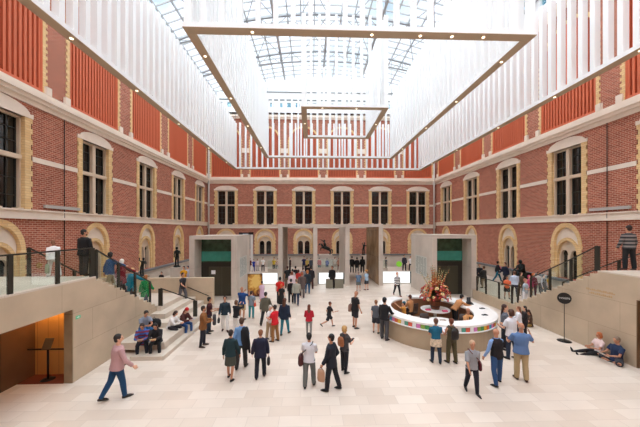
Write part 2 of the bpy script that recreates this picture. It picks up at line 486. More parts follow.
# corner pipes and thin wall cables
for i, (x, y, r, z1) in enumerate([(XL + 0.25, YB - 0.25, 0.11, 19), (XR - 0.3, YB - 0.25, 0.11, 19)]):
    tag(MB().tube((x, y, Z_LEDGE), (x, y, z1), r, 10).build('drainpipe', steel), 'pale vertical drainpipe in the far %s corner of the brick walls' % ('left', 'right')[i], 'pipe', 'drainpipes')
for i, (X, px, py) in enumerate([(XL + 0.05, 64.5, 230), (XR - 0.05, 607, 190)]):
    y = on_x(px, py, X).y
    tag(MB().tube((X, y, Z_LEDGE), (X, y, 10.85), 0.02, 6).build('wall_cable', blackmetal), 'thin dark vertical cable on the %s brick wall between two windows' % ('left', 'right')[i], 'cable', 'wall cables')
    o = MB(); sx = 1 if i == 0 else -1
    o.box(X, X + sx * 0.12, y - 1.2, y + 0.9, 5.98, 6.14)
    tag(o.build('wall_light', mat('wall_light_metal', (190, 186, 180), 0.4)), 'long grey light bar on the stone band of the %s brick wall' % ('left', 'right')[i], 'light', 'wall light bars')

# ================================================================ hanging frames with slat screens
def chandelier(label, x0, x1, y0, y1, z0, z1, sides, step, lights):
    t = thing('slatted_light_frame', label, 'ceiling frame', ((x0 + x1) / 2, (y0 + y1) / 2, z0), group='white slatted frames hung under the glass roof')
    bw, bh = 0.40, 0.20
    rects = {'front': (x0, x1, y0, y0 + bw), 'back': (x0, x1, y1 - bw, y1), 'left': (x0, x0 + bw, y0 + bw, y1 - bw), 'right': (x1 - bw, x1, y0 + bw, y1 - bw)}
    for s in sides:
        a = rects[s]; b = MB(); b.box(*a, z0 + 0.02, z0 + bh)
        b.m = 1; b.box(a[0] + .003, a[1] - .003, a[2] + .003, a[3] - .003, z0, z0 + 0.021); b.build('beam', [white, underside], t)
        m = MB()
        if s in ('front', 'back'):
            n = max(1, round((x1 - x0) / step)); yc = (a[2] + a[3]) / 2
            for i in range(n + 1):
                x = x0 + 0.12 + (x1 - x0 - 0.24) * i / n; m.box(x - 0.085, x + 0.085, yc - 0.13, yc + 0.13, z0 + bh, z1)
        else:
            n = max(1, round((y1 - y0) / (step * 0.88))); xc = (a[0] + a[1]) / 2
            for i in range(n + 1):
                y = y0 + 0.12 + (y1 - y0 - 0.24) * i / n; m.box(xc - 0.13, xc + 0.13, y - 0.11, y + 0.11, z0 + bh, z1)
        m.build('slat_screen', white, t)
    for (lx, ly) in lights:
        l = MB(); l.loft([(lx, ly, z0 - 0.015), (lx, ly, z0 + 0.002)], [0.058, 0.058], 12); l.build('downlight', lamp, t)
    for (cx, cy) in ((x0 + .2, y0 + .2), (x1 - .2, y0 + .2), (x0 + .2, y1 - .2), (x1 - .2, y1 - .2)):
        if cy > 0:
            c = MB().tube((cx, cy, z1), (cx, cy, roof_z(cx) - 0.2), 0.02, 6); c.build('hanging_rod', tm, t)
lw = lambda x0, x1, y0, y1, ys: [(x0 + .2, y) for y in ys] + [(x1 - .2, y) for y in ys]
chandelier('largest white slatted frame, widest and lowest of the three, nearest the brick walls', -8.85, 12.9, 3.0, 32.5, 11.8, 17.1, ('back', 'left', 'right'), 0.64,
           lw(-8.85, 12.9, 0, 0, [7.0, 10.4, 14.2, 18.6, 24, 29]))
chandelier('middle-sized white slatted frame with its beige beam crossing the top of the picture', -4.9, 8.95, 10.8, 30.4, 12.6, 19.2, ('front', 'back', 'left', 'right'), 0.68,
           lw(-4.9, 8.95, 0, 0, [12.6, 16.6, 21, 26.5]) + [(on_z(q_, 31, 12.6).x, 11.0) for q_ in (252, 373, 423, 456, 489)])
chandelier('smallest white slatted frame hanging inside the middle one before the back wall', -0.7, 5.45, 19.4, 26.2, 13.4, 19.9, ('front', 'back', 'left', 'right'), 0.6,
           lw(-0.7, 5.45, 0, 0, [22.5]) + [(x, 19.6) for x in (0.8, 3.2)])
# ================================================================ stairs, landings, low walls
SXL, SXR = -7.6, 11.52
LZ = 3.25
WALLSTONE = [beige_stone, step_m]
def named(o, label, cat, group=None): return tag(o, label, cat, group)

# left landing and stair block: one built-in body of stone
t = thing('left_stair', 'pale stone stair and landing block along the left, with an opening under it', 'staircase', (SXL - 1.2, 11, 0))
t.name = 'stone_staircase'
m = MB()
m.box(XL + .3, SXL - .26, -2, 10.15, 2.34, LZ - 0.05)       # landing slab
m.box(SXL - .26, SXL, -2, 9.2, 2.34, LZ - 0.05)
prof = [(9.2, 0), (9.2, LZ - 0.05), (10.15, LZ - 0.05)]
n = 13; rise = (LZ - 1.12) / n; run = 0.31
y, z = 10.15, LZ
for k in range(n):
    z -= rise
    prof += [(y, z), (y + run, z)]; y += run
y_end = y
prof += [(y_end, 0)]
m.prism([(SXL - .26, a, b) for a, b in prof], None, (.26, 0, 0))
m.build('side_wall', beige_stone, t)
m = MB(); m.box(XL + .3, SXL, -2, 10.15, LZ - 0.05, LZ); m.build('landing', step_m, t)
m = MB()
y, z = 10.15, LZ
for k in range(n):
    z -= rise; m.box(-10.0, SXL - .26, y, y + run, 0.0 if k == n - 1 else 0.4, z); y += run
m.build('flight', step_m, t)
m = MB(); m.box(XL + .3, -10.02, 9.7, 10.15, 0.0, 2.34); m.build('back_support', beige_stone, t)
# recess under the landing
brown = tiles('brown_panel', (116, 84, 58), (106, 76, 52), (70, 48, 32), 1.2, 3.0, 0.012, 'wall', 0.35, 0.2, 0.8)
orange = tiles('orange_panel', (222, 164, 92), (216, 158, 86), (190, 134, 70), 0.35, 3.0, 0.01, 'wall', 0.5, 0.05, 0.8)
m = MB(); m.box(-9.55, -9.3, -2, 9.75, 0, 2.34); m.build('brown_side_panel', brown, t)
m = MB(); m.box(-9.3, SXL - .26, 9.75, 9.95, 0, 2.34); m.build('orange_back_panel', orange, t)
m = MB(); m.box(SXL - .262, SXL, 9.17, 9.2, 0, 2.34); m.build('jamb', dark_stone, t)
m = MB(); m.box(-9.3, SXL - .27, 9.15, 9.75, 0, 0.006); m.build('carpet', mat('red_carpet', (120, 56, 30), 0.95, noise=0.1), t)
m = MB(); m.box(-9.2, -7.95, 9.45, 9.7, 2.28, 2.335); m.build('strip_lamp', mat('warm_strip', (255, 196, 110), emit=7), t)

# platform at the stair foot, and the seating steps
t = thing('seating_steps', 'broad pale stone seating steps below the left stair', 'steps', (-7.0, 14, 0))
tiers = [(0.15, -5.52, 10.66), (0.43, -5.80, 11.28), (0.66, -6.42, 12.95), (0.89, -6.9, 13.5), (1.12, -7.4, 14.05)]
for k, (z, x1, y0) in enumerate(tiers):
    m = MB(); m.box((-6.75 if k == 0 else SXL) if y0 < 14 else XL + .3, x1, y0, 16.98, tiers[k - 1][0] if k else 0, z)
    m.build('step', step_m, t)
m = MB(); m.box(XL + .3, SXL, 14.18, 16.98, 0, 0.89); m.build('platform_base', beige_stone, t)
o = MB().box(XL + .15, -5.88, 17.0, 17.26, 0, 2.0).build('parapet', beige_stone)
tag(o, 'low beige stone parapet wall in front of the left lift tower', 'wall')
o = MB().box(XL + .15, -8.45, 17.28, YB - .15, 0, 0.63).build('terrace', step_m); tag(o, 'low pale stone terrace along the far left brick wall', 'terrace')

# right landing, stair and terrace
t = thing('stone_staircase', 'pale stone stair and landing block along the right, rising towards the camera', 'staircase', (SXR + 1.2, 12, 0))
m = MB()
m.box(SXR + .26, XR - .3, -2, 10.9, 2.4, LZ - 0.05)
m.box(SXR, SXR + .26, -2, 9.55, 2.4, LZ - 0.05)
prof = [(9.55, 0), (9.55, LZ - .05), (10.9, LZ - .05)]
n = 16; rise = (LZ - 0.63) / n; run = 0.306
y, z = 10.9, LZ
for k in range(n):
    z -= rise; prof += [(y, z), (y + run, z)]; y += run
prof += [(19.6, 0.63), (19.6, 0)]
m.prism([(SXR, a, b) for a, b in prof], None, (.26, 0, 0)); m.build('side_wall', beige_stone, t)
m = MB(); m.box(SXR, XR - .3, -2, 10.9, LZ - .05, LZ); m.build('landing', step_m, t)
m = MB(); y, z = 10.9, LZ
for k in range(n):
    z -= rise
    if z > 0.64: m.box(SXR + .26, 14.0, y, y + run, 0.63, z)
    y += run
m.build('flight', step_m, t)
m = MB(); m.box(14.0, XR - .3, 10.5, 10.9, 0.63, 2.4); m.build('back_support', beige_stone, t)
m = MB(); m.box(13.2, 13.4, -2, 9.9, 0, 2.4); m.build('brown_side_panel', brown, t)
m = MB(); m.box(SXR + .26, 13.2, 9.9, 10.0, 0, 2.4); m.build('brown_back_panel', brown, t)
m = MB(); m.box(SXR, SXR + .262, 9.52, 9.55, 0, 2.4); m.build('jamb', brown, t)
g = MB()   # faint gilt lettering, too small to read: two rows of short strokes
for row, zz in ((0, 2.44), (1, 2.30)):
    for k in range(15 - row * 3):
        yy = on_x(615, 300, SXR).y + k * 0.075 + row * 0.1
        g.box(SXR - 0.006, SXR, yy, yy + 0.05, zz - 0.035, zz + (0.045 if (k * 7 + row) % 3 else 0.015))
g.build('gilt_lettering', mat('gilt', (196, 162, 118), 0.5, 0.1), t)
o = MB().box(SXR + .26, XR - .15, 10.05, YB - .15, 0, 0.63).build('terrace', step_m); tag(o, 'low pale stone terrace along the right brick wall, behind the right stair', 'terrace')

# ---------------------------------------------------------------- glass balustrades
def rail_box(m, p, q, w, h):
    p, q = Vector(p), Vector(q); d = (q - p).normalized(); s = d.cross(Vector((0, 0, 1))).normalized() * w / 2; u = Vector((0, 0, h / 2))
    vs = [p - s - u, p + s - u, p + s + u, p - s + u, q - s - u, q + s - u, q + s + u, q - s + u]
    m.add(vs, [(0, 1, 2, 3), (4, 5, 6, 7), (0, 1, 5, 4), (1, 2, 6, 5), (2, 3, 7, 6), (3, 0, 4, 7)])
def balustrade(label, pts, group=None, h=1.0, post=0.055, pane=True, wide=None):
    """pts: list of (x, y, z) post feet"""
    t = thing('glass_balustrade' if pane else 'handrail', label, 'railing', pts[0], group=group)
    pm = t.name
    for i, (x, y, z) in enumerate(pts):
        m = MB(); w = post * (1.7 if wide and i in wide else 1)
        m.box(x - 0.03, x + 0.03, y - w, y + w, z - 0.03, z + h); m.build('post', darkmetal, t)
    m = MB()
    for a, b in zip(pts[:-1], pts[1:]):
        rail_box(m, (a[0], a[1], a[2] + h), (b[0], b[1], b[2] + h), 0.05, 0.045)
    m.build('top_rail', darkmetal, t)
    if pane:
        for a, b in zip(pts[:-1], pts[1:]):
            d = 0.07
            ya, yb = a[1], b[1]
            def lp(f, up): return (a[0] + (b[0] - a[0]) * f, ya + (yb - ya) * f, a[2] + (b[2] - a[2]) * f + up)
            L = math.dist(a, b); f0 = d / L
            vs = [lp(f0, .03), lp(1 - f0, .03), lp(1 - f0, h - .04), lp(f0, h - .04)]
            m = MB(); nrm = (Vector(b) - Vector(a)).cross(Vector((0, 0, 1))).normalized() * 0.012
            m.prism(vs, None, nrm); m.build('glass_panel', clear, t)
    return t
def slopeL(y): return LZ - (y - 10.15) / 0.31 * (LZ - 1.12) / 13
xl = SXL - 0.08
balustrade('glass balustrade with dark posts at the edge of the left stair landing', [(xl, on_x(p_, 280, xl).y, LZ) for p_ in (-60, 10, 57.5, 92)], wide=(3,))
ys = [on_x(p_, 280, xl).y for p_ in (96, 118.5, 135, 150)]
balustrade('sloping glass balustrade beside the climbing visitors on the left stair', [(xl, y, max(1.3, slopeL(y) - .02)) for y in ys])
balustrade('dark far handrail of the left stair, against the brick wall', [(-9.94, 10.2, LZ), (-9.94, 12.1, slopeL(12.1) - .05), (-9.94, 14.1, 1.12)], pane=False)
def slopeR(y): return LZ - (y - 10.9) / 0.306 * (LZ - 0.63) / 16
xr = SXR + 0.08
balustrade('sloping balustrade on the right stair with a dark handrail', [(xr, 10.98, LZ - .02)] + [(xr, on_x(p_, 280, xr).y, slopeR(on_x(p_, 280, xr).y) - .02) for p_ in (571, 550, 531)], wide=(0,))
balustrade('glass balustrade at the near edge of the low right terrace', [(xr, y, 0.63) for y in [on_x(p_, 280, xr).y for p_ in (518, 512, 499, 486, 477)]])
balustrade('dark far handrail of the right stair beside the striped visitor', [(13.9, 10.6, LZ), (13.9, 12.2, slopeR(12.2) - .05), (13.9, 15.0, slopeR(15.0) - .05)], pane=False)
# handrail on the seating steps
t = thing('handrail', 'dark handrail running down the seating steps between two broad posts', 'railing', (-7.3, 15.6, 0.89))
a = on_z(160, 306, 1.12); 
pa = Vector((-7.45, 14.12, 1.12)); pb = Vector((-5.95, 14.6, 0.19))
for p, hh in ((pa, 0.85), (pb, 1.05)):
    MB().box(p.x - .10, p.x + .10, p.y - .03, p.y + .03, p.z - .005, p.z + hh).build('post', darkmetal, t)
m = MB(); rail_box(m, pa + Vector((0, 0, .87)), pb + Vector((0, 0, 1.07)), .05, .05); m.build('top_rail', darkmetal, t)
m = MB(); ra = on_y(187.5, 287, 16.9); rb = on_y(209, 296, 16.9); rail_box(m, ra, rb, .04, .04)
for f_ in (.12, .85):
    q_ = ra.lerp(rb, f_); x, z = q_.x, q_.z; m.box(x - .02, x + .02, 16.9, 17.01, z - .03, z + .01)
tag(m.build('handrail', darkmetal), 'short dark handrail fixed to the face of the low stone parapet', 'railing')

# ================================================================ lift towers
def lift(label, x0, x1, y0, y1, h, side, mirror):
    t = thing('lift_tower', label, 'lift tower', ((x0 + x1) / 2, y0, 0))
    W = x1 - x0; jl, jr = (0.36, 0.36); rec = 1.25
    m = MB()
    m.box(x0, x0 + jl, y0, y1, 0, h); m.box(x1 - jr, x1, y0, y1, 0, h)
    m.box(x0 + jl, x1 - jr, y0, y1, h - .26, h); m.box(x0 + jl, x1 - jr, y0 + rec + .12, y1, 0, h - .26)
    m.build('stone_shell', grey_stone, t)
    a, b = x0 + jl, x1 - jr; yy = y0 + rec
    MB().box(a, b, yy, yy + .1, 2.5, h - .26).build('green_glass', tealdark, t)
    MB().box(a, b, yy - .03, yy + .02, 2.58, 3.28).build('teal_band', teal, t)
    MB().box(a, b, yy - .02, yy + .1, 0, 2.5).build('dark_surround', olivedark, t)
    d0, d1 = (a + .55, b - .05) if mirror > 0 else (a + .55, b - .35)
    c = (d0 + d1) / 2
    dd = MB(); dd.box(d0, c - .008, yy - .06, yy - .02, 0.02, 2.15); dd.build('door', olive, t)
    dd = MB(); dd.box(c + .008, d1, yy - .06, yy - .02, 0.02, 2.15); dd.build('door', olive, t)
    # etched white lettering panel on the flank facing the court: rows of small strokes
    xf = x1 if side == 'right' else x0; s = 1 if side == 'right' else -1
    g = MB(); rr = random.Random(3)
    for cidx in range(4):
        ya = y0 + 1.05 + cidx * 0.5
        for r_ in range(15):
            z = 2.7 - r_ * 0.09
            L = 0.25 + rr.random() * 0.22
            g.box(xf, xf + s * 0.004, ya, ya + L, z, z + 0.035)
    g.build('etched_lettering', mat('etched', (120, 128, 126), 0.6), t)
    q = MB(); q.box(xf, xf + s * .002, y0 + .9, y0 + 3.15, 1.35, 2.85); q.build('etched_field', mat('etched_field', (196, 198, 190), 0.5), t)
    return t, yy
t, yy = lift('left concrete lift tower with teal glass above its dark doors', -8.42, -5.18, 19.64, 23.9, 4.47, 'right', 1)
MB().box(-7.32, -7.02, yy - .075, yy - .065, 1.62, 1.9).build('notice', white, t)
t, yy = lift('right concrete lift tower with teal glass above its dark doors, behind the flowers', 8.6, 11.82, 19.64, 23.8, 4.52, 'left', -1)

# ================================================================ gate portals
tiles_lining = tiles('polished_brown', (178, 146, 108), (164, 132, 96), (134, 106, 76), 1.4, 2.4, 0.01, 'wall', 0.25, 0.25, 1.0)
def portal(label, x0, x1, y0, y1, h):
    t = thing('stone_portal', label, 'gateway', ((x0 + x1) / 2, y0, 0), group='tall stone portals in the middle of the hall')
    m = MB(); w = 0.36
    m.box(x0, x0 + w, y0, y1, 0, h - .26); m.build('side_slab', grey_stone, t)
    m = MB(); m.box(x1 - w, x1, y0, y1, 0, h - .26); m.build('side_slab', grey_stone, t)
    m = MB(); m.box(x1 - w - .012, x1 - w, y0 + .1, y1, 0, h - .26); m.build('dark_lining', tiles_lining, t)
    m = MB(); m.box(x0, x1, y0, y1, h - .26, h); m.build('lintel', grey_stone, t)
portal('left of the two tall stone portals, the one with the crowd walking into it', -2.83, 0.55, 24.3, 29.8, 5.38)
portal('right of the two tall stone portals, with a dark polished inner wall', 3.0, 6.3, 24.3, 29.8, 5.38)
tag(MB().box(0.56, 2.99, 24.5, 24.9, 5.12, 5.36).build('link_beam', grey_stone), 'pale stone beam joining the tops of the two portals', 'beam')

# low glass partitions; emission paints in the bright floor showing in them
glow = mat('glass_painted_glow', (244, 250, 252), 0.25, emit=0.75)
def partition(label, x0, x1, y, h):
    t = thing('glass_partition', label, 'partition', ((x0 + x1) / 2, y, 0), group='low white glass partitions between the portals')
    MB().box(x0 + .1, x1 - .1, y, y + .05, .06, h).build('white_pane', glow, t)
    for x in (x0, x1 - .1): MB().box(x, x + .1, y - .03, y + .08, 0, h).build('end_post', darkmetal, t)
    MB().box(x0, x1, y - .03, y + .08, 0, .06).build('base_rail', grey_stone, t)
    MB().box(x0, x1, y - .02, y + .07, h, h + .03).build('top_rail', steel, t)
partition('low white glass partition left of the crowded portal, beside the golden picture', -4.5, -2.9, 25.2, 1.0)
partition('low white glass partition behind the grey bench block, between the portals', 0.6, 2.98, 25.0, 1.03)
partition('low white glass partition right of the portals, under the green disc', 6.4, 9.1, 25.2, 1.08)
# second row further back
for (x0, x1, y, lab) in ((-4.7, -2.9, 30.5, 'clear glass railing far behind the left white partition'), (0.6, 2.9, 31.5, 'clear glass railing far back between the two portals'), (6.4, 8.5, 30.8, 'clear glass railing far back right of the portals')):
    t = thing('glass_railing', lab, 'railing', ((x0 + x1) / 2, y, 0))
    MB().box(x0, x1, y, y + .03, .63, 1.55).build('pane', clear, t)
    MB().box(x0, x1, y - .02, y + .05, 1.55, 1.6).build('rail', steel, t)
    MB().box(x0, x1, y - .02, y + .05, 0, .63).build('kerb', grey_stone, t)
# grey block in front of the middle partition
m = MB(); m.box(1.25, 3.05 - .35, 23.2, 23.75, 0.02, .72)
tag(m.build('bench_block', mat('taupe_block', (128, 124, 108), 0.5)), 'grey rectangular block bench in front of the middle white partition', 'bench')
# ================================================================ information desk
DX, DY, DR = 6.0, 13.5, 2.66
def sector(m, r0, r1, z0, z1, a0, a1, n, cx=DX, cy=DY, smooth=False):
    for i in range(n):
        a = a0 + (a1 - a0) * i / n; b = a0 + (a1 - a0) * (i + 1) / n
        P = lambda r, t, z: (cx + r * math.cos(t), cy + r * math.sin(t), z)
        vs = [P(r0, a, z0), P(r1, a, z0), P(r1, b, z0), P(r0, b, z0), P(r0, a, z1), P(r1, a, z1), P(r1, b, z1), P(r0, b, z1)]
        m.add(vs, [(0, 1, 2, 3), (4, 5, 6, 7), (0, 1, 5, 4), (1, 2, 6, 5), (2, 3, 7, 6), (3, 0, 4, 7)])
gap0, gap1 = math.radians(100), math.radians(118)       # opening at the back
t = thing('information_desk', 'round information desk with a white top and a strip of coloured cards', 'desk', (DX, DY, 0))
m = MB(); sector(m, DR - .14, DR - .04, 0, .84, gap1, gap0 + 2 * PI, 72); m.build('outer_wall', tiles('desk_stone', (178, 158, 132), (170, 150, 124), (150, 130, 108), 1.9, 1.3, 0.004, 'wall', 0.45, 0.1, 0.9), t)
m = MB()
NA = 90
def cw(a):          # the counter is widest on the right
    d_ = abs((math.degrees(a) - 10 + 180) % 360 - 180); return .62 + .58 * max(0.0, 1 - d_ / 75) ** .6
for i in range(NA):
    aa = gap1 + (gap0 + 2 * PI - gap1) * i / NA; bb = gap1 + (gap0 + 2 * PI - gap1) * (i + 1) / NA
    P_ = lambda r, t_, z: (DX + r * math.cos(t_), DY + r * math.sin(t_), z)
    vs = [P_(DR - cw(aa), aa, 1.02), P_(DR, aa, 1.02), P_(DR, bb, 1.02), P_(DR - cw(bb), bb, 1.02), P_(DR - cw(aa), aa, 1.1), P_(DR, aa, 1.1), P_(DR, bb, 1.1), P_(DR - cw(bb), bb, 1.1)]
    m.add(vs, [(0, 1, 2, 3), (4, 5, 6, 7), (0, 1, 5, 4), (2, 3, 7, 6)] + ([(3, 0, 4, 7)] if i == 0 else []) + ([(1, 2, 6, 5)]) + [(3, 0, 4, 7)])
m.build('counter_top', mat('counter_white', (246, 244, 240), 0.25), t)
m = MB(); sector(m, DR - .03, DR + .02, .80, .84, gap1, gap0 + 2 * PI, 72); m.build('card_shelf', white, t)
m = MB(); sector(m, DR - .60, DR - .54, 0.05, 1.02, gap1, gap0 + 2 * PI, 60); m.build('inner_wall', mat('walnut', (150, 104, 72), 0.4), t)
cols = [(226, 110, 60), (238, 196, 70), (240, 240, 236), (96, 170, 150), (226, 96, 70), (240, 240, 240), (222, 130, 196), (150, 180, 80), (80, 160, 90), (240, 190, 50), (236, 110, 60), (90, 180, 220), (240, 140, 190)]
ang0, ang1 = math.radians(160), math.radians(385)
nc = 60
for i in range(nc):
    a = ang0 + (ang1 - ang0) * i / nc; c = cols[i % 13]
    m = MB(); sector(m, DR - .035, DR - .02, .845, 1.015, a + .004, a + (ang1 - ang0) / nc - .004, 2)
    m.build('card', mat('card_%d' % (i % 13), c, 0.6), t)
m = MB(); sector(m, DR - 1.05, DR - .61, .70, .74, math.radians(185), math.radians(320), 36); m.build('work_surface', mat('counter_white', (0, 0, 0)), t)

# desk island: two round white tables
IX, IY = 6.45, 14.35
def round_table(label, x, y, z, r):
    t = thing('round_table', label, 'table', (x, y, 0))
    MB().loft([(x, y, z - .04), (x, y, z)], [r, r], 32, smooth=False).build('top', MATS['counter_white'], t)
    MB().loft([(x, y, .02), (x, y, z - .04)], [.08, .08], 12).build('column', steel, t)
    MB().loft([(x, y, 0), (x, y, .03)], [.3, .26], 20).build('foot', steel, t)
    return t
round_table('round white table under the big flower vase inside the desk', IX, IY, .78, .72)
round_table('lower round white table inside the desk, nearer than the flower vase', 6.05, 12.75, .66, .62)

# flower vase
t = thing('flower_vase', 'brown wooden vase with a huge red, pink and yellow flower arrangement on the desk island', 'flower vase', (IX, IY, .78))
wood = mat('staved_wood', (116, 64, 34), 0.5, noise=0.25, scale=9)
m = MB(); m.loft([(IX, IY, .78), (IX, IY, 1.0), (IX, IY, 1.36)], [.20, .24, .29], 20); m.build('pot', wood, t)
for z, r in ((.92, .237), (1.22, .277)): MB().loft([(IX, IY, z), (IX, IY, z + .04)], [r, r + .004], 20).build('hoop', olivedark, t)
rf = random.Random(21)
cent = Vector((IX, IY, 1.36))
greens = MB(); leaf = MB()
heads = {k: MB() for k in ('red', 'pink', 'cream', 'orange')}
for i in range(230):
    az = rf.random() * 2 * PI; tilt = (rf.random() ** .8) * 1.35
    L = (0.60 + .42 * rf.random()) * (1.0 - .12 * tilt)
    spike = i < 34
    if spike: L = 1.2 + .65 * rf.random(); tilt = rf.random() * .55
    d = Vector((math.sin(tilt) * math.cos(az), math.sin(tilt) * math.sin(az), math.cos(tilt)))
    e = cent + d * L + Vector((0, 0, -.12 * tilt))
    greens.loft([cent, cent.lerp(e, .5) + Vector((0, 0, .05)), e], [.010, .009, .006], 5)
    k = rf.choice(['red', 'red', 'pink', 'cream', 'orange', 'orange'])
    if spike:
        kk = ('cream', 'orange', 'orange')[i % 3]
        for j in range(7):
            f = .5 + .5 * j / 7; c = cent.lerp(e, f) + Vector((rf.uniform(-.03, .03), rf.uniform(-.03, .03), 0)); s = .045 * (1.3 - f)
            heads[kk].ell(c, (s, s, s * 1.3), 6, 4)
    else:
        s = rf.uniform(.045, .085)
        q = d.to_track_quat('Z', 'Y').to_matrix()
        for j in range(6):          # petals around a centre
            a2 = j * PI / 3; off = q @ Vector((math.cos(a2) * s * .7, math.sin(a2) * s * .7, 0))
            heads[k].ell(e + off, (s * .5, s * .5, s * .25), 6, 4, q)
        heads['cream' if k != 'cream' else 'orange'].ell(e, (s * .3,) * 3, 6, 4)
    for j in range(4):
        f = rf.uniform(.3, .95); c = cent.lerp(e, f); a2 = rf.random() * 6.28; w = Vector((math.cos(a2), math.sin(a2), .3)) * rf.uniform(.09, .18)
        sd = Vector((-math.sin(a2), math.cos(a2), 0)) * .025
        leaf.add([c, c + w * .5 + sd, c + w, c + w * .5 - sd], [(0, 1, 2, 3)])
greens.build('stems', mat('stem_green', (104, 112, 62), 0.7), t)
leaf.build('leaves', mat('leaf_green', (78, 96, 52), 0.7), t)
for k, c in (('red', (176, 36, 42)), ('pink', (226, 120, 140)), ('cream', (232, 208, 150)), ('orange', (206, 106, 60))):
    heads[k].build(k + '_blossoms', mat('petal_' + k, c, 0.7), t)
for (x, y, z, c, n, lab) in ((5.98, 14.12, .78, (214, 70, 110), 'brochure_stack', 'pink brochure stack on the island table left of the flower vase'), (6.72, 13.85, .78, (220, 80, 120), 'brochure_stack', 'pink brochure stack on the island table right of the flower vase'),
                             (6.1, 12.75, .66, (132, 104, 76), 'wicker_tray', 'brown tray on the lower round table')):
    m = MB(); m.box(x - .12, x + .12, y - .08, y + .08, z, z + .06)
    tag(m.build(n, mat(n + str(c[1]), c, 0.7)), lab, n.split('_')[0])

# office chairs
leather = mat('chair_brown', (58, 42, 34), 0.5)
def office_chair(label, x, y, rz):
    t = thing('office_chair', label, 'chair', (x, y, 0), rz, 'staff chairs inside the round desk')
    m = MB(); m.box(-.23, .23, -.22, .22, .43, .50); m.build('seat', leather, t, world=False)
    m = MB(); m.loft([(0, -.24, .55), (0, -.27, .75), (0, -.28, 1.02)], [(.20, .035), (.23, .04), (.20, .03)], 16); m.build('backrest', leather, t, world=False)
    m = MB(); m.tube((0, 0, .08), (0, 0, .43), .03); m.tube((0, -.2, .46), (0, -.25, .6), .02); m.build('column', blackmetal, t, world=False)
    m = MB()
    for k in range(5):
        a = k * 2 * PI / 5; m.tube((0, 0, .1), (.26 * math.cos(a), .26 * math.sin(a), .05), .018, 6)
        m.ell((.26 * math.cos(a), .26 * math.sin(a), .03), (.03, .03, .03), 8, 6)
    m.build('star_base', blackmetal, t, world=False)
office_chair('brown office chair under the clerk in tan at the left of the desk', 5.35, 14.75, 0.6)
office_chair('brown office chair under the clerk facing out on the right of the desk', 6.95, 12.35, PI - 0.2)
office_chair('empty brown office chair beside the lower round table', 5.25, 12.55, PI)

# screens, phone and keyboards on the right counter
def counter_pt(a, r): return DX + r * math.cos(math.radians(a)), DY + r * math.sin(math.radians(a))
x, y = counter_pt(14, DR - .5)
t = thing('desk_phone', 'dark desk phone with a raised screen on the right of the white counter', 'phone', (x, y, 1.1))
m = MB(); m.prism([(x - .13, y - .12, 1.1), (x - .13, y + .12, 1.1), (x - .13, y + .12, 1.2), (x - .13, y - .12, 1.13)], None, (.26, 0, 0)); m.build('body', blackmetal, t)
m = MB(); m.box(x - .10, x + .10, y + .1, y + .13, 1.18, 1.42); m.build('screen', mat('screen_dark', (48, 50, 54), 0.2), t)
for a, r, lab in ((-8, DR - .42, 'black card reader lying on the white counter, far right'), (-38, DR - .5, 'black barcode scanner lying on the white counter near the seated clerk')):
    x, y = counter_pt(a, r); m = MB(); m.box(x - .12, x + .12, y - .05, y + .05, 1.1, 1.13); m.box(x - .03, x + .05, y - .03, y + .03, 1.13, 1.15)
    tag(m.build('card_reader', blackmetal), lab, 'device')
# ================================================================ signs, picture, stands
def text_obj(name, body, size, m, parent, loc, rot, ext=0.003):
    c = bpy.data.curves.new(name, 'FONT'); c.body = body; c.size = size; c.align_x = 'CENTER'; c.align_y = 'CENTER'; c.extrude = ext
    tmp = bpy.data.objects.new(name + '_c', c); col.objects.link(tmp)
    dg = bpy.context.evaluated_depsgraph_get(); me = bpy.data.meshes.new_from_object(tmp.evaluated_get(dg))
    bpy.data.objects.remove(tmp)
    me.materials.clear(); me.materials.append(m)
    o = bpy.data.objects.new(name, me); col.objects.link(o); o.parent = parent; o.location = loc; o.rotation_euler = rot
    return o
x, y = 11.12, 11.95
t = thing('round_sign_stand', 'round black sign with white lettering on a thin pole by the right stair wall', 'sign', (x, y, 0), -0.55)
MB().loft([(0, 0, 0), (0, 0, .02), (0, 0, .035)], [.26, .25, .05], 24).build('base', blackmetal, t, world=False)
MB().tube((0, 0, .03), (0, 0, 1.7), .014).build('pole', blackmetal, t, world=False)
MB().loft([(0, -.02, 1.88), (0, .02, 1.88)], [.245, .245], 32, smooth=False).build('disc', mat('sign_black', (18, 18, 18), 0.5), t, world=False)
text_obj('lettering', 'TICKETS', .098, white, t, (0, -.022, 1.88), (PI / 2, 0, 0))
p = on_y(399, 264, 24.6)
t = thing('green_disc_sign', 'bright lime green round sign on a pole above the right white partition', 'sign', (p.x, p.y, 0))
MB().loft([(p.x, p.y - .02, p.z), (p.x, p.y + .02, p.z)], [.25, .25], 28, smooth=False).build('disc', mat('lime', (150, 236, 66), 0.5), t)
MB().tube((p.x, p.y + .03, .03), (p.x, p.y + .03, p.z), .015).build('pole', steel, t)
MB().loft([(p.x, p.y, 0), (p.x, p.y, .03)], [.2, .2], 20).build('base', steel, t)
# emergency sign on the left stair wall
p = on_x(78, 317, SXL)
t = thing('exit_sign', 'tiny green exit sign on the left stair wall beside the orange recess', 'sign', (SXL, p.y, p.z))
MB().box(SXL, SXL + .015, p.y - .09, p.y + .09, p.z - .05, p.z + .05).build('plate', mat('exit_green', (110, 206, 160), 0.5), t)
m = MB(); m.box(SXL + .015, SXL + .018, p.y - .06, p.y + .0, p.z - .01, p.z + .01); m.add([(SXL + .017, p.y, p.z - .03), (SXL + .017, p.y + .04, p.z), (SXL + .017, p.y, p.z + .03)], [(0, 1, 2)]); m.build('arrow', white, t)
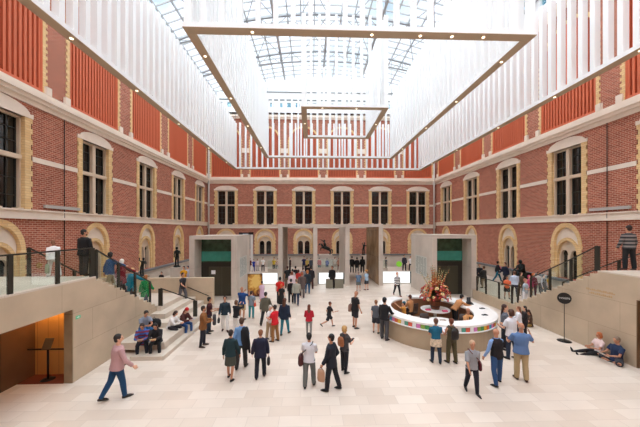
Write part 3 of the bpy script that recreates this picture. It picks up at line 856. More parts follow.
# picture board with a golden figure (abstract)
x0 = on_y(247.8, 285, 20.55).x; x1 = on_y(262, 285, 20.55).x
t = thing('picture_board', 'tall picture board with a golden carved shape on dark red beside the left lift tower', 'poster', ((x0 + x1) / 2, 20.55, 0))
def golden():
    m = bpy.data.materials.new('golden_picture'); m.use_nodes = True; nt = m.node_tree; b = nt.nodes['Principled BSDF']; b.inputs['Roughness'].default_value = .5
    tc = nt.nodes.new('ShaderNodeTexCoord'); mp = nt.nodes.new('ShaderNodeMapping'); n = nt.nodes.new('ShaderNodeTexNoise'); n.inputs['Scale'].default_value = 2.6; n.inputs['Detail'].default_value = 3; n.inputs['Distortion'].default_value = 1.2
    g = nt.nodes.new('ShaderNodeTexGradient'); g.gradient_type = 'SPHERICAL'
    mp.inputs['Location'].default_value = (0.0, 0, -1.05); mp.inputs['Scale'].default_value = (1.5, 1, .95)
    ad = nt.nodes.new('ShaderNodeMath'); ad.operation = 'MULTIPLY_ADD'; ad.inputs[1].default_value = .75
    r = nt.nodes.new('ShaderNodeValToRGB'); e = r.color_ramp.elements
    e[0].position = .50; e[0].color = (*lin((74, 22, 16)), 1); e[1].position = .95; e[1].color = (*lin((232, 196, 110)), 1)
    x = r.color_ramp.elements.new(.62); x.color = (*lin((150, 98, 34)), 1); x = r.color_ramp.elements.new(.78); x.color = (*lin((206, 150, 62)), 1)
    nt.links.new(tc.outputs['Object'], mp.inputs[0]); nt.links.new(mp.outputs[0], g.inputs[0]); nt.links.new(tc.outputs['Object'], n.inputs['Vector'])
    nt.links.new(g.outputs['Fac'], ad.inputs[0]); nt.links.new(n.outputs['Fac'], ad.inputs[2]); nt.links.new(ad.outputs[0], r.inputs[0]); nt.links.new(r.outputs[0], b.inputs['Base Color'])
    return m
MB().box(x0, x1, 20.55, 20.58, 0.05, 1.62).build('picture', golden(), t)
MB().box(x0 - .03, x1 + .03, 20.58, 20.66, 0, 1.66).build('frame', olivedark, t)
# slim black and white banner above the left lift tower
b0 = on_y(239, 235, 33); b1 = on_y(253.5, 233, 33); 
t = thing('hanging_banner', 'tall black, grey and white banner standing behind the left lift tower', 'banner', ((b0.x + b1.x) / 2, 33, 0))
MB().box(b1.x - 1.7, b1.x - .3, 33, 33.05, 2.6, 4.55).build('dark_panel', mat('banner_dark', (44, 40, 46), 0.6), t)
MB().box(b1.x - 1.25, b1.x - .62, 32.98, 33.0, 2.6, 4.4).build('grey_panel', mat('banner_grey', (176, 176, 184), 0.6), t)
MB().box(b1.x - .55, b1.x, 32.95, 33.0, 3.2, 4.6).build('black_panel', blackmetal, t)
MB().box(b1.x - .35, b1.x - .05, 32.93, 32.99, 0, 4.3).build('white_strip', mat('banner_white', (222, 216, 212), 0.6), t)
MB().box(b1.x - 1.7, b1.x - .6, 33.02, 33.08, 0, 2.6).build('support', grey_stone, t)

# podium stand with a small screen in the orange recess
x, y = on_z(48, 379.5, 0).x, on_z(48, 379.5, 0).y
t = thing('reading_stand', 'black stand with a small display plate before the orange wall', 'stand', (x, y, 0))
MB().loft([(x, y, 0), (x, y, .03)], [.2, .17], 20).build('base', blackmetal, t)
MB().tube((x, y, .03), (x, y, .98), .03).build('pole', blackmetal, t)
MB().box(x - .64, x + .62, y - .02, y + .02, .97, 1.01).build('crossbar', blackmetal, t)
MB().prism([(x - .14, y - .08, 1.01), (x + .14, y - .08, 1.01), (x + .14, y + .06, 1.32), (x - .14, y + .06, 1.32)], None, (0, .02, 0.01)).build('display_plate', mat('plate_grey', (120, 104, 84), 0.3, 0.4), t)

# ---------------------------------------------------------------- bronze statues on plinths
def plinth(x, y, z0, z1, r, lab, m=None):
    tag(MB().box(x - r, x + r, y - r, y + r, z0, z1).build('plinth', m or grey_stone), lab, 'plinth')
p = on_y(325.5, 254.5, 34)
plinth(p.x, 34, 0, p.z, .8, 'pale plinth under the bronze rider between the portals')
z = p.z
t = thing('rider_statue', 'dark bronze statue of a rider on a rearing horse between the two portals', 'statue', (p.x, 34, z))
m = MB()
x = p.x; H = Vector
m.loft([(x - .35, 34, z + .95), (x, 34, z + .85), (x + .5, 34, z + .62)], [(.17, .2), (.22, .25), (.2, .24)], 10)
m.loft([(x - .35, 34, z + 1.0), (x - .5, 34, z + 1.3), (x - .68, 34, z + 1.28), (x - .85, 34, z + 1.12)], [.14, .1, .09, .05], 8)
for sx, sy in ((.5, -.12), (.58, .12)): m.loft([(x + sx, 34 + sy, z + .6), (x + sx + .08, 34 + sy, z + .3), (x + sx, 34 + sy, z + 0)], [.12, .06, .05], 8)
for sy in (-.12, .12): m.loft([(x - .35, 34 + sy, z + .85), (x - .6, 34 + sy, z + .75), (x - .55, 34 + sy, z + .45)], [.09, .05, .04], 8)
m.loft([(x + .65, 34, z + .65), (x + .85, 34, z + .55), (x + .85, 34, z + .15)], [.06, .07, .03], 8)
m.build('horse', bronze, t)
m = MB(); m.loft([(x - .05, 34, z + 1.05), (x - .1, 34, z + 1.35), (x - .12, 34, z + 1.52)], [(.13, .16), (.15, .2), .05], 10); m.ell((x - .14, 34, z + 1.66), (.1, .1, .12))
m.loft([(x - .1, 34.15, z + 1.45), (x - .35, 34.2, z + 1.65), (x - .6, 34.2, z + 1.85)], [.06, .045, .035], 8)
for sy in (-.2, .2): m.loft([(x - .05, 34 + sy, z + 1.0), (x - .1, 34 + sy, z + .65)], [.09, .05], 8)
m.build('rider', bronze, t)
def standing_statue(lab, x, y, z, h, lean=0.0, raised=True):
    t = thing('bronze_statue', lab, 'statue', (x, y, z))
    s = h / 1.8; V = lambda a, b, c: (x + a * s, y + b * s, z + c * s)
    m = MB()
    m.loft([V(0, 0, 0), V(.02, 0, .12)], [.3 * s, .26 * s], 14)
    for sg in (-1, 1): m.loft([V(.1 * sg, 0, .1), V(.1 * sg, -.03, .5), V(.08 * sg, 0, .9)], [.06 * s, .07 * s, .1 * s], 8)
    m.loft([V(0, 0, .85), V(lean * .4, 0, 1.1), V(lean * .8, 0, 1.38), V(lean, -.02, 1.5)], [(.16 * s, .12 * s), (.14 * s, .11 * s), (.21 * s, .13 * s), .06 * s], 12)
    m.ell(V(lean * 1.1, -.04, 1.64), (.1 * s, .11 * s, .13 * s))
    m.loft([V(lean + .2, 0, 1.38), V(lean + .32, -.1, 1.2), V(lean + .12, -.25, 1.25)], [.06 * s, .05 * s, .04 * s], 8)
    m.loft([V(lean - .2, 0, 1.38), V(lean - .34, -.1, 1.5), V(lean - .25, -.2, 1.75)] if raised else [V(-.2, 0, 1.38), V(-.24, 0, 1.1), V(-.18, -.1, .85)], [.06 * s, .05 * s, .04 * s], 8)
    m.build('figure', bronze, t)
p = on_y(363.5, 255, 33.2); plinth(p.x, 33.2, 0, p.z, .4, 'pale plinth under the bronze figure seen through the right portal')
standing_statue('dark bronze figure on a plinth seen through the right portal', p.x, 33.2, p.z, 1.55, .12)
p = on_y(177, 267, 24); plinth(p.x, 24, .63, p.z, .4, 'pale plinth under the slim bronze statue left of the left lift tower')
standing_statue('slim dark bronze statue left of the left lift tower', p.x, 24, p.z, 1.75, 0, False)
p = on_y(142, 276, 18.2)
plinth(p.x, 18.2, .63, max(1.2, p.z), .3, 'pale plinth under the hunched bronze statue behind the left stair', dark_stone)
standing_statue('hunched dark bronze statue behind the visitors on the left stair', p.x, 18.2, max(1.2, p.z), 1.2, .15)
# seated bronze on the right terrace
p = on_y(521, 278, 20.5)
x, y = p.x, p.y; z = p.z
plinth(x, y, .63, z, .46, 'dark plinth under the seated bronze statue on the right terrace', mat('dark_plinth', (46, 46, 46), .4))
t = thing('seated_statue', 'dark bronze seated statue on a dark plinth on the right terrace', 'statue', (x, y, z))
m = MB(); m.box(x - .35, x + .5, y - .4, y + .4, z, z + .42)
m.loft([(x + .1, y, z + .4), (x + .05, y, z + .7), (x, y, z + .98), (x - .02, y, z + 1.08)], [(.26, .22), (.22, .18), (.28, .17), .07], 12)
m.ell((x - .05, y, z + 1.22), (.12, .13, .15))
for sy in (-.15, .15):
    m.loft([(x + .1, y + sy, z + .5), (x - .42, y + sy * 1.3, z + .52), (x - .5, y + sy * 1.3, z + .05)], [.14, .1, .07], 8)
    m.loft([(x, y + sy * 1.7, z + .95), (x - .15, y + sy * 2, z + .68), (x - .4, y + sy * 1.2, z + .62)], [.08, .06, .05], 8)
m.build('figure', bronze, t)
# ================================================================ people
SKIN = {'fair': (226, 178, 150), 'tan': (196, 142, 112), 'brown': (138, 92, 68)}
INFO = {}
def cmat(rgb, kind='cloth'):
    g = 1.22 if kind in ('cloth', 'hair', 'leather') else 1.06
    return mat('%s_%d_%d_%d' % (kind, *rgb), tuple(255 * (v / 255) ** g for v in rgb), 0.85 if kind == 'cloth' else 0.6)
def stripes(name, c1, c2, freq):
    if name in MATS: return MATS[name]
    m = bpy.data.materials.new(name); m.use_nodes = True; nt = m.node_tree; b = nt.nodes['Principled BSDF']; b.inputs['Roughness'].default_value = .9
    tc = nt.nodes.new('ShaderNodeTexCoord'); sp = nt.nodes.new('ShaderNodeSeparateXYZ'); nt.links.new(tc.outputs['Object'], sp.inputs[0])
    mu = nt.nodes.new('ShaderNodeMath'); mu.operation = 'MULTIPLY'; mu.inputs[1].default_value = freq
    fr = nt.nodes.new('ShaderNodeMath'); fr.operation = 'FRACT'; gt = nt.nodes.new('ShaderNodeMath'); gt.operation = 'GREATER_THAN'; gt.inputs[1].default_value = .5
    mx = nt.nodes.new('ShaderNodeMix'); mx.data_type = 'RGBA'; mx.inputs[6].default_value = (*lin(c1), 1); mx.inputs[7].default_value = (*lin(c2), 1)
    nt.links.new(sp.outputs['Z'], mu.inputs[0]); nt.links.new(mu.outputs[0], fr.inputs[0]); nt.links.new(fr.outputs[0], gt.inputs[0]); nt.links.new(gt.outputs[0], mx.inputs[0]); nt.links.new(mx.outputs[2], b.inputs['Base Color'])
    MATS[name] = m; return m

def remesh(mb, voxel, name, m, parent, smooth_it=2):
    me = bpy.data.meshes.new('tmp'); me.from_pydata([tuple(v) for v in mb.v], [], mb.f)
    bm = bmesh.new(); bm.from_mesh(me); bmesh.ops.recalc_face_normals(bm, faces=bm.faces); bm.to_mesh(me); bm.free()
    o = bpy.data.objects.new('tmp', me); col.objects.link(o)
    md = o.modifiers.new('r', 'REMESH'); md.mode = 'VOXEL'; md.voxel_size = voxel; md.use_smooth_shade = True
    s = o.modifiers.new('s', 'SMOOTH'); s.factor = 0.5; s.iterations = smooth_it
    dg = bpy.context.evaluated_depsgraph_get(); new = bpy.data.meshes.new_from_object(o.evaluated_get(dg))
    bpy.data.objects.remove(o); bpy.data.meshes.remove(me)
    new.name = name; new.materials.clear(); new.materials.append(m)
    r = bpy.data.objects.new(name, new); col.objects.link(r); r.parent = parent
    return r

def rad(a): return math.radians(a)
POSES = {
 'stand': dict(lean=2, legL=(3, 4, 4), legR=(-3, 3, 4), armL=(4, 9, 14, 0), armR=(6, 9, 16, 0)),
 'walk':  dict(lean=4, legL=(24, 6, 2), legR=(-17, 16, 2), armL=(-20, 8, 14, 0), armR=(22, 8, 24, 0)),
 'walk2': dict(lean=4, legL=(-17, 16, 2), legR=(24, 6, 2), armL=(22, 8, 24, 0), armR=(-20, 8, 14, 0)),
 'run':   dict(lean=8, legL=(34, 26, 2), legR=(-26, 46, 2), armL=(-30, 10, 60, 0), armR=(30, 10, 70, 0)),
 'hold':  dict(lean=3, legL=(4, 4, 4), legR=(-4, 4, 4), armL=(20, 8, 75, .5), armR=(20, 8, 75, .5)),
 'photo': dict(lean=0, legL=(3, 3, 5), legR=(-3, 3, 5), armL=(70, 10, 65, .5), armR=(70, 10, 65, .5)),
 'phone': dict(lean=0, legL=(3, 3, 4), legR=(-4, 6, 4), armL=(6, 9, 16, 0), armR=(30, 35, 135, .5)),
 'lean':  dict(lean=38, legL=(8, 6, 5), legR=(0, 6, 5), armL=(55, 6, 25, 0), armR=(60, 6, 20, 0)),
 'sit':   dict(lean=10, legL=(82, 82, 8), legR=(80, 78, 8), armL=(32, 8, 55, .4), armR=(32, 8, 55, .4), sit=1),
 'sitread': dict(lean=22, legL=(84, 86, 10), legR=(78, 84, 6), armL=(38, 6, 60, .6), armR=(38, 6, 60, .6), sit=1, nod=22),
 'floor': dict(lean=4, legL=(84, 12, 5), legR=(86, 8, 5), armL=(30, 8, 60, .5), armR=(30, 8, 60, .5), sit=1, nod=18),
 'cross': dict(lean=10, legL=(88, 100, 48), legR=(88, 105, 48), armL=(32, 8, 55, .4), armR=(32, 8, 55, .4), sit=1, nod=20, cross=1),
 'wave':  dict(lean=2, legL=(3, 4, 4), legR=(-3, 3, 4), armL=(120, 40, 15, 0), armR=(10, 9, 30, 0)),
}
def person(label, px, top, feet, z=0.0, face=0, pose='stand', hair=('short', (50, 36, 28)), shirt=('tee', (120, 120, 120)), legs=('trousers', (50, 52, 60)),
           shoe=(40, 34, 32), skin='fair', build=1.0, pos=None, h=None, hide_feet=False, **over):
    P = dict(POSES[pose]); P.update({k: v for k, v in over.items() if k in ('lean', 'legL', 'legR', 'armL', 'armR', 'nod', 'turn')})
    if pos is None: pos = on_z(px, feet, z)
    pos = Vector(pos)
    d = math.hypot(pos.x, pos.y); t_ = (pos.y * math.cos(YAW) + pos.x * math.sin(YAW))
    if h is None: h = min(1.92, max(1.0, (feet - top) * t_ / F * 1.025))
    pxh = h * F / t_
    vox = 0.012 if pxh > 42 else (0.017 if pxh > 26 else 0.026)
    s = h / 1.75; k = 0.93
    root = thing('person', label, 'person', pos, -rad(face))
    lean = rad(P['lean']); nod = rad(P.get('nod', 0)); turn = rad(P.get('turn', 0))
    hipz = 0.91 * s
    def tor(x, y, z_):      # torso frame: rotate about the hip by lean
        return Vector((x * s, (y * math.cos(lean) + z_ * math.sin(lean)) * s, hipz + (z_ * math.cos(lean) - y * math.sin(lean)) * s))
    # limbs
    J = {}
    for side, key, ak in ((-1, 'legL', 'armL'), (1, 'legR', 'armR')):
        p, b, sp = [rad(v) for v in P[key][:3]]
        hip = Vector((side * .092 * s, 0, hipz))
        d1 = Vector((side * math.sin(sp), math.sin(p) * math.cos(sp), -math.cos(p))).normalized()
        kn = hip + d1 * .42 * s
        q = p - b
        if P.get('cross'): d2 = Vector((-side * .85, -.35, -.32 if side > 0 else -.2)).normalized()
        else: d2 = Vector((side * math.sin(sp) * .3, math.sin(q), -math.cos(q))).normalized()
        an = kn + d2 * .41 * s
        fp = q if q > rad(35) else (q * .6 if q < 0 else 0)
        fd = Vector((side * .15, math.cos(fp), math.sin(fp))).normalized()
        if P.get('cross'): fd = Vector((-side * .7, .6, .1)).normalized()
        J[key] = (hip, kn, an, fd)
        ap, ab, be, inn = P[ak]; ap, ab, be = rad(ap), rad(ab), rad(be)
        sh = tor(side * .172 * build, 0, .43)
        ap += 0
        u = Vector((side * math.sin(ab), math.sin(ap) * math.cos(ab), -math.cos(ap) * math.cos(ab))).normalized()
        el = sh + u * .29 * s
        f = Vector((side * (math.sin(ab) * .5 - inn), math.sin(ap + be), -math.cos(ap + be))).normalized()
        wr = el + f * .25 * s
        J[ak] = (sh, el, wr, f)
    if P.get('sit'): dz = -(hipz - .115 * s)
    else:
        low = min(min(J[kk][2].z, (J[kk][2] + J[kk][3] * .13 * s).z + .02 * s) for kk in ('legL', 'legR')); dz = -(low - .075 * s)
    D = Vector((0, 0, dz))
    J = {a: (v[0] + D, v[1] + D, v[2] + D, v[3]) for a, v in J.items()}
    T = lambda x, y, z_: tor(x, y, z_) + D
    up = (T(0, 0, 1) - T(0, 0, 0)).normalized(); X = Vector((1, 0, 0))
    neck = T(0, -.005, .54); ha = lean * .45 + nod
    hd = Vector((math.sin(turn) * math.sin(nod), math.sin(ha), math.cos(ha)))
    hc = neck + hd * .155 * s
    Q = Matrix.Rotation(-turn, 3, 'Z') @ Matrix.Rotation(-ha, 3, 'X')
    H = lambda x, y, z_: hc + Q @ (Vector((x, y, z_)) * s)
    tr = [(-.10, .12, .095), (0, .165, .118), (.15, .142, .102), (.33, .168, .118), (.42, .168, .105), (.462, .135, .088), (.495, .092, .068), (.52, .066, .058), (.56, .054, .054)]
    # ---- body
    m = MB()
    def torso(m, inf, lo, hi, ky=1.0, open_=False):
        pts = []; rr = []
        for z_, a, b in tr:
            if z_ < lo or z_ > hi: continue
            pts.append(T(0, 0, z_)); rr.append(((a * build + inf) * s, (b * build * ky + inf) * s))
        m.loft(pts, rr, 14, X)
    torso(m, -.012, -.2, 1)
    m.loft([T(0, 0, .50), neck, H(0, -.01, -.06)], [.054 * s, .050 * s, .052 * s], 10, X)
    m.ell(H(0, -.005, .018), (.078 * s, .094 * s, .098 * s), 14, 10, Q)
    m.loft([H(0, .0, -.0), H(0, .02, -.07), H(0, .03, -.112)], [(.068 * s, .078 * s), (.057 * s, .062 * s), (.032 * s, .036 * s)], 12, X)
    m.loft([H(0, .085, .022), H(0, .108, -.018), H(0, .088, -.03)], [.011 * s, .017 * s, .012 * s], 7, X)      # nose
    m.ell(H(0, .088, -.058), (.026 * s, .012 * s, .010 * s), 8, 6, Q)                                      # lips
    m.ell(H(0, .078, .040), (.05 * s, .014 * s, .010 * s), 8, 6, Q)                                        # brow
    for sd in (-1, 1): m.ell(H(sd * .076, -.005, -.005), (.012 * s, .022 * s, .032 * s), 8, 6, Q)          # ears
    for side, key, ak in ((-1, 'legL', 'armL'), (1, 'legR', 'armR')):
        hip, kn, an, fd = J[key]
        m.loft([hip + (kn - hip) * .0, hip.lerp(kn, .45), kn, kn.lerp(an, .3), an], [.088 * s * k * build, .076 * s * k, .055 * s * k, .055 * s * k, .036 * s * k], 10, X)
        heel = an - fd * .05 * s - Vector((0, 0, .035 * s)) ; 
        dn = fd.cross(X).normalized() * (-1 if fd.cross(X).z > 0 else 1)
        if fd.z > .5: dn = Vector((0, fd.z, -fd.y)).normalized()
        J[key] = (hip, kn, an, fd, dn)
        m.loft([an - fd * .045 * s + dn * .04 * s, an + fd * .03 * s + dn * .035 * s, an + fd * .12 * s + dn * .05 * s, an + fd * .18 * s + dn * .055 * s],
               [.028 * s, .032 * s, .026 * s, .014 * s], 8, X)
        sh, el, wr, f = J[ak]
        m.loft([T(side * .10 * build, 0, .425), sh, sh.lerp(el, .5), el, el.lerp(wr, .4), wr], [.048 * s, .050 * s, .043 * s * k, .038 * s * k, .036 * s * k, .024 * s], 10, (0, 1, 0))
        # hand: palm, four bent fingers, thumb leaving the side of the palm
        n_ = Vector((side, 0, 0)); n_ = (n_ - f * n_.dot(f)).normalized(); a_ = f.cross(n_).normalized()       # a_ runs across the palm
        if a_.y < 0: a_ = -a_
        pc = wr + f * .085 * s
        m.loft([wr, wr + f * .04 * s, pc], [(.020 * s, .024 * s), (.015 * s, .038 * s), (.013 * s, .038 * s)], 10, n_)
        for i, L in enumerate((.072, .08, .074, .056)):
            o_ = a_ * (.030 - .020 * i) * s
            b0 = pc - f * .01 * s + o_; b1 = pc + f * L * .55 * s + o_ * 1.25 - n_ * .008 * s; b2 = pc + f * L * .9 * s + o_ * 1.3 - n_ * .03 * s
            m.loft([b0, b1, b2], [.009 * s, .008 * s, .007 * s], 6, n_)
        m.loft([wr + f * .03 * s + a_ * .03 * s, wr + f * .06 * s + a_ * .055 * s - n_ * .01 * s, wr + f * .095 * s + a_ * .06 * s - n_ * .022 * s], [.012 * s, .010 * s, .008 * s], 6, n_)
    body = remesh(m, vox * (.8 if vox < .02 else 1), 'body', cmat(SKIN[skin], 'skin'), root, 1)
    cv = vox * 1.15
    # ---- clothes
    st, sc_ = shirt[0], shirt[1]
    sm_ = sc_ if not isinstance(sc_, tuple) else cmat(sc_)
    m = MB()
    inf = {'tee': .021, 'shirt': .022, 'jacket': .034, 'coat': .036, 'vest': .024, 'dress': .018}.get(st, .014)
    lo = {'tee': -.11, 'shirt': -.11, 'jacket': -.2, 'coat': -.2, 'vest': -.11, 'dress': -.2}[st]
    torso(m, inf, lo, .525)
    if st in ('jacket', 'shirt', 'tee'):
        m.loft([T(0, 0, 0), T(0, 0, -.09 if st != 'jacket' else -.16)], [((.168 * build + inf) * s, (.12 * build + inf) * s), ((.17 * build + inf + .012) * s, (.125 * build + inf + .01) * s)], 14, X)
    if st == 'coat': m.loft([T(0, 0, 0), T(0, .02, -.32)], [((.17 + inf) * s, (.125 + inf) * s), ((.20 + inf) * s, (.16 + inf) * s)], 14, X)
    slv = over.get('sleeve', {'tee': .55, 'shirt': 1.0, 'jacket': 1.0, 'coat': 1.0, 'vest': 0.0, 'dress': .5}[st])
    for side, ak in ((-1, 'armL'), (1, 'armR')):
        sh, el, wr, f = J[ak]
        r0 = .052 + inf
        if slv <= 0: m.loft([T(side * .10 * build, 0, .425), sh], [r0 * .9 * s, r0 * .7 * s], 10, (0, 1, 0)); continue
        if slv < 1: m.loft([T(side * .10 * build, 0, .42), sh, sh.lerp(el, slv * 1.2)], [(.046 + inf) * s, r0 * s, (.050 + inf) * s], 10, (0, 1, 0))
        else: m.loft([T(side * .10 * build, 0, .42), sh, sh.lerp(el, .5), el, wr - f * .015 * s], [(.046 + inf) * s, r0 * s, (.045 + inf) * s, (.042 + inf) * s, (.03 + inf * .8) * s], 10, (0, 1, 0))
    nm = {'tee': 't_shirt', 'shirt': 'shirt', 'jacket': 'jacket', 'coat': 'coat', 'vest': 'vest', 'dress': 'dress'}[st]
    if st == 'dress':
        kk = (J['legL'][1] + J['legR'][1]) / 2; hh = (J['legL'][0] + J['legR'][0]) / 2; an_ = (J['legL'][2] + J['legR'][2]) / 2
        m.loft([hh + Vector((0, 0, .1 * s)), hh, kk, kk.lerp(an_, .35)], [(.16 * s, .12 * s), (.19 * s, .14 * s), (.21 * s, .17 * s), (.23 * s, .19 * s)], 14, X)
    remesh(m, cv, nm, sm_, root, 2)
    if st == 'vest' and over.get('under'):
        m = MB(); 
        for side, ak in ((-1, 'armL'), (1, 'armR')):
            sh, el, wr, f = J[ak]
            m.loft([T(side * .10 * build, 0, .47), sh, sh.lerp(el, .5), el, wr], [.05 * s, .062 * s, .056 * s, .05 * s, .036 * s], 10, (0, 1, 0))
        m.loft([T(0, 0, .40), T(0, 0, .535)], [.13 * s, .068 * s], 12, X)
        remesh(m, cv, 'shirt', cmat(over['under']), root, 2)
    lt, lc = legs[0], legs[1]
    lm = lc if not isinstance(lc, tuple) else cmat(lc)
    if st != 'dress' or lt in ('trousers', 'leggings'):
        m = MB()
        hh = (J['legL'][0] + J['legR'][0]) / 2
        if lt in ('trousers', 'shorts', 'leggings', 'jeans'):
            g = {'trousers': .019, 'jeans': .015, 'leggings': .009, 'shorts': .022}[lt]
            m.loft([T(0, 0, .06), T(0, 0, 0), hh - Vector((0, 0, .085 * s)) if not P.get('sit') else hh - Vector((0, 0, .07 * s))], [((.145 * build + .006) * s, (.106 * build + .006) * s), ((.16 * build + .008) * s, (.116 * build + .008) * s), ((.12 + g) * s, (.09 + g) * s)], 14, X)
            for key in ('legL', 'legR'):
                hip, kn, an = J[key][:3]
                if lt == 'shorts': m.loft([hip, hip.lerp(kn, .5), hip.lerp(kn, .92)], [(.088 * build + g) * s, (.086 + g) * s, (.084 + g) * s], 10, X)
                else:
                    e = {'trousers': .062, 'jeans': .050, 'leggings': .040}[lt]
                    m.loft([hip, hip.lerp(kn, .45), kn, kn.lerp(an, .4), an + (an - kn) * .03], [(.09 * build + g) * s, (.078 + g) * s, (.060 + g) * s, (max(.056, e) + g) * s, (e + .006) * s], 10, X)
        else:   # skirt
            kk = (J['legL'][1] + J['legR'][1]) / 2
            L = .95 if lt == 'skirt' else 1.25
            m.loft([T(0, 0, .12), T(0, 0, 0), hh.lerp(kk, L)], [(.152 * s, .115 * s), (.182 * s, .14 * s), (.205 * s, .17 * s)], 14, X)
        remesh(m, cv, {'jeans': 'jeans', 'shorts': 'shorts', 'trousers': 'trousers', 'leggings': 'leggings', 'skirt': 'skirt', 'longskirt': 'skirt'}[lt], lm, root, 2)
    if over.get('waist'):      # a patterned wrap round the hips
        m = MB(); m.loft([T(0, 0, .04), T(0, 0, -.06), T(0, 0, -.24)], [(.195 * s, .15 * s), (.215 * s, .17 * s), (.225 * s, .185 * s)], 14, X)
        remesh(m, cv, 'waist_wrap', over['waist'], root, 1)
    if not hide_feet:
        for key in ('legL', 'legR'):
            an, fd, dn = J[key][2], J[key][3], J[key][4]
            m = MB(); m.loft([an - fd * .06 * s + dn * .045 * s, an - fd * .02 * s + dn * .03 * s, an + fd * .04 * s + dn * .032 * s, an + fd * .13 * s + dn * .045 * s, an + fd * .20 * s + dn * .058 * s],
                             [.024 * s, .042 * s, .045 * s, .036 * s, .016 * s], 12, X)
            m.build('shoe', cmat(shoe, 'leather'), root, world=False)
    # ---- hair
    hs, hcol = hair
    if hs not in ('bald',):
        m = MB()
        if hs == 'fringe': m.loft([H(0, -.02, .0), H(0, -.045, -.05)], [(.082 * s, .08 * s), (.075 * s, .05 * s)], 12, X)
        else:
            m.ell(H(0, -.020, .030), (.090 * s, .100 * s, .100 * s), 14, 10, Q)
            m.ell(H(0, -.040, -.02), (.078 * s, .068 * s, .085 * s), 12, 8, Q)
        if hs == 'long': m.loft([H(0, -.05, .02), H(0, -.075, -.10), T(0, -.10, .44), T(0, -.115, .30)], [(.085 * s, .055 * s), (.09 * s, .045 * s), (.085 * s, .035 * s), (.045 * s, .02 * s)], 12, X)
        if hs == 'bob': m.loft([H(0, -.03, .03), H(0, -.035, -.06), H(0, -.03, -.12)], [(.092 * s, .085 * s), (.098 * s, .08 * s), (.085 * s, .06 * s)], 12, X)
        if hs == 'bun': m.ell(H(0, -.10, .06), (.042 * s,) * 3, 10, 8)
        if hs == 'curly':
            rr = random.Random(5)
            for i in range(26):
                v = Vector((rr.uniform(-1, 1), rr.uniform(-1, .15), rr.uniform(-1.1, 1))).normalized()
                m.ell(H(v.x * .09, -.02 + v.y * .09, .0 + v.z * .11), (.034 * s,) * 3, 8, 6)
        remesh(m, min(cv, .016), 'hair', cmat(hcol, 'hair'), root, 2)
    if over.get('hat'):
        c = over['hat']; m = MB()
        m.loft([H(0, -.012, .045), H(0, -.015, .10), H(0, -.015, .142)], [(.095 * s, .108 * s), (.088 * s, .098 * s), (.05 * s, .06 * s)], 14, X)
        if over.get('brim', 1): m.loft([H(0, -.01, .048), H(0, -.01, .058)], [(.15 * s, .165 * s), (.14 * s, .155 * s)], 18, X)
        m.build('hat', cmat(c), root, world=False)
    if pxh > 26 and hs != 'none':
        for sd in (-1, 1):
            m = MB(); m.ell(H(sd * .031, .079, .014), (.012 * s, .008 * s, .008 * s), 8, 6); m.build('eye', cmat((40, 30, 26), 'iris'), root, world=False)
    if over.get('beard'):
        m = MB(); m.loft([H(0, .045, -.07), H(0, .05, -.12)], [(.052 * s, .045 * s), (.03 * s, .03 * s)], 10, X); m.build('beard', cmat(hcol, 'hair'), root, world=False)
    info = dict(root=root, J=J, T=T, H=H, s=s)
    INFO[label] = info
    return info
def W(info, v): return info['root'].matrix_basis @ Vector(v)
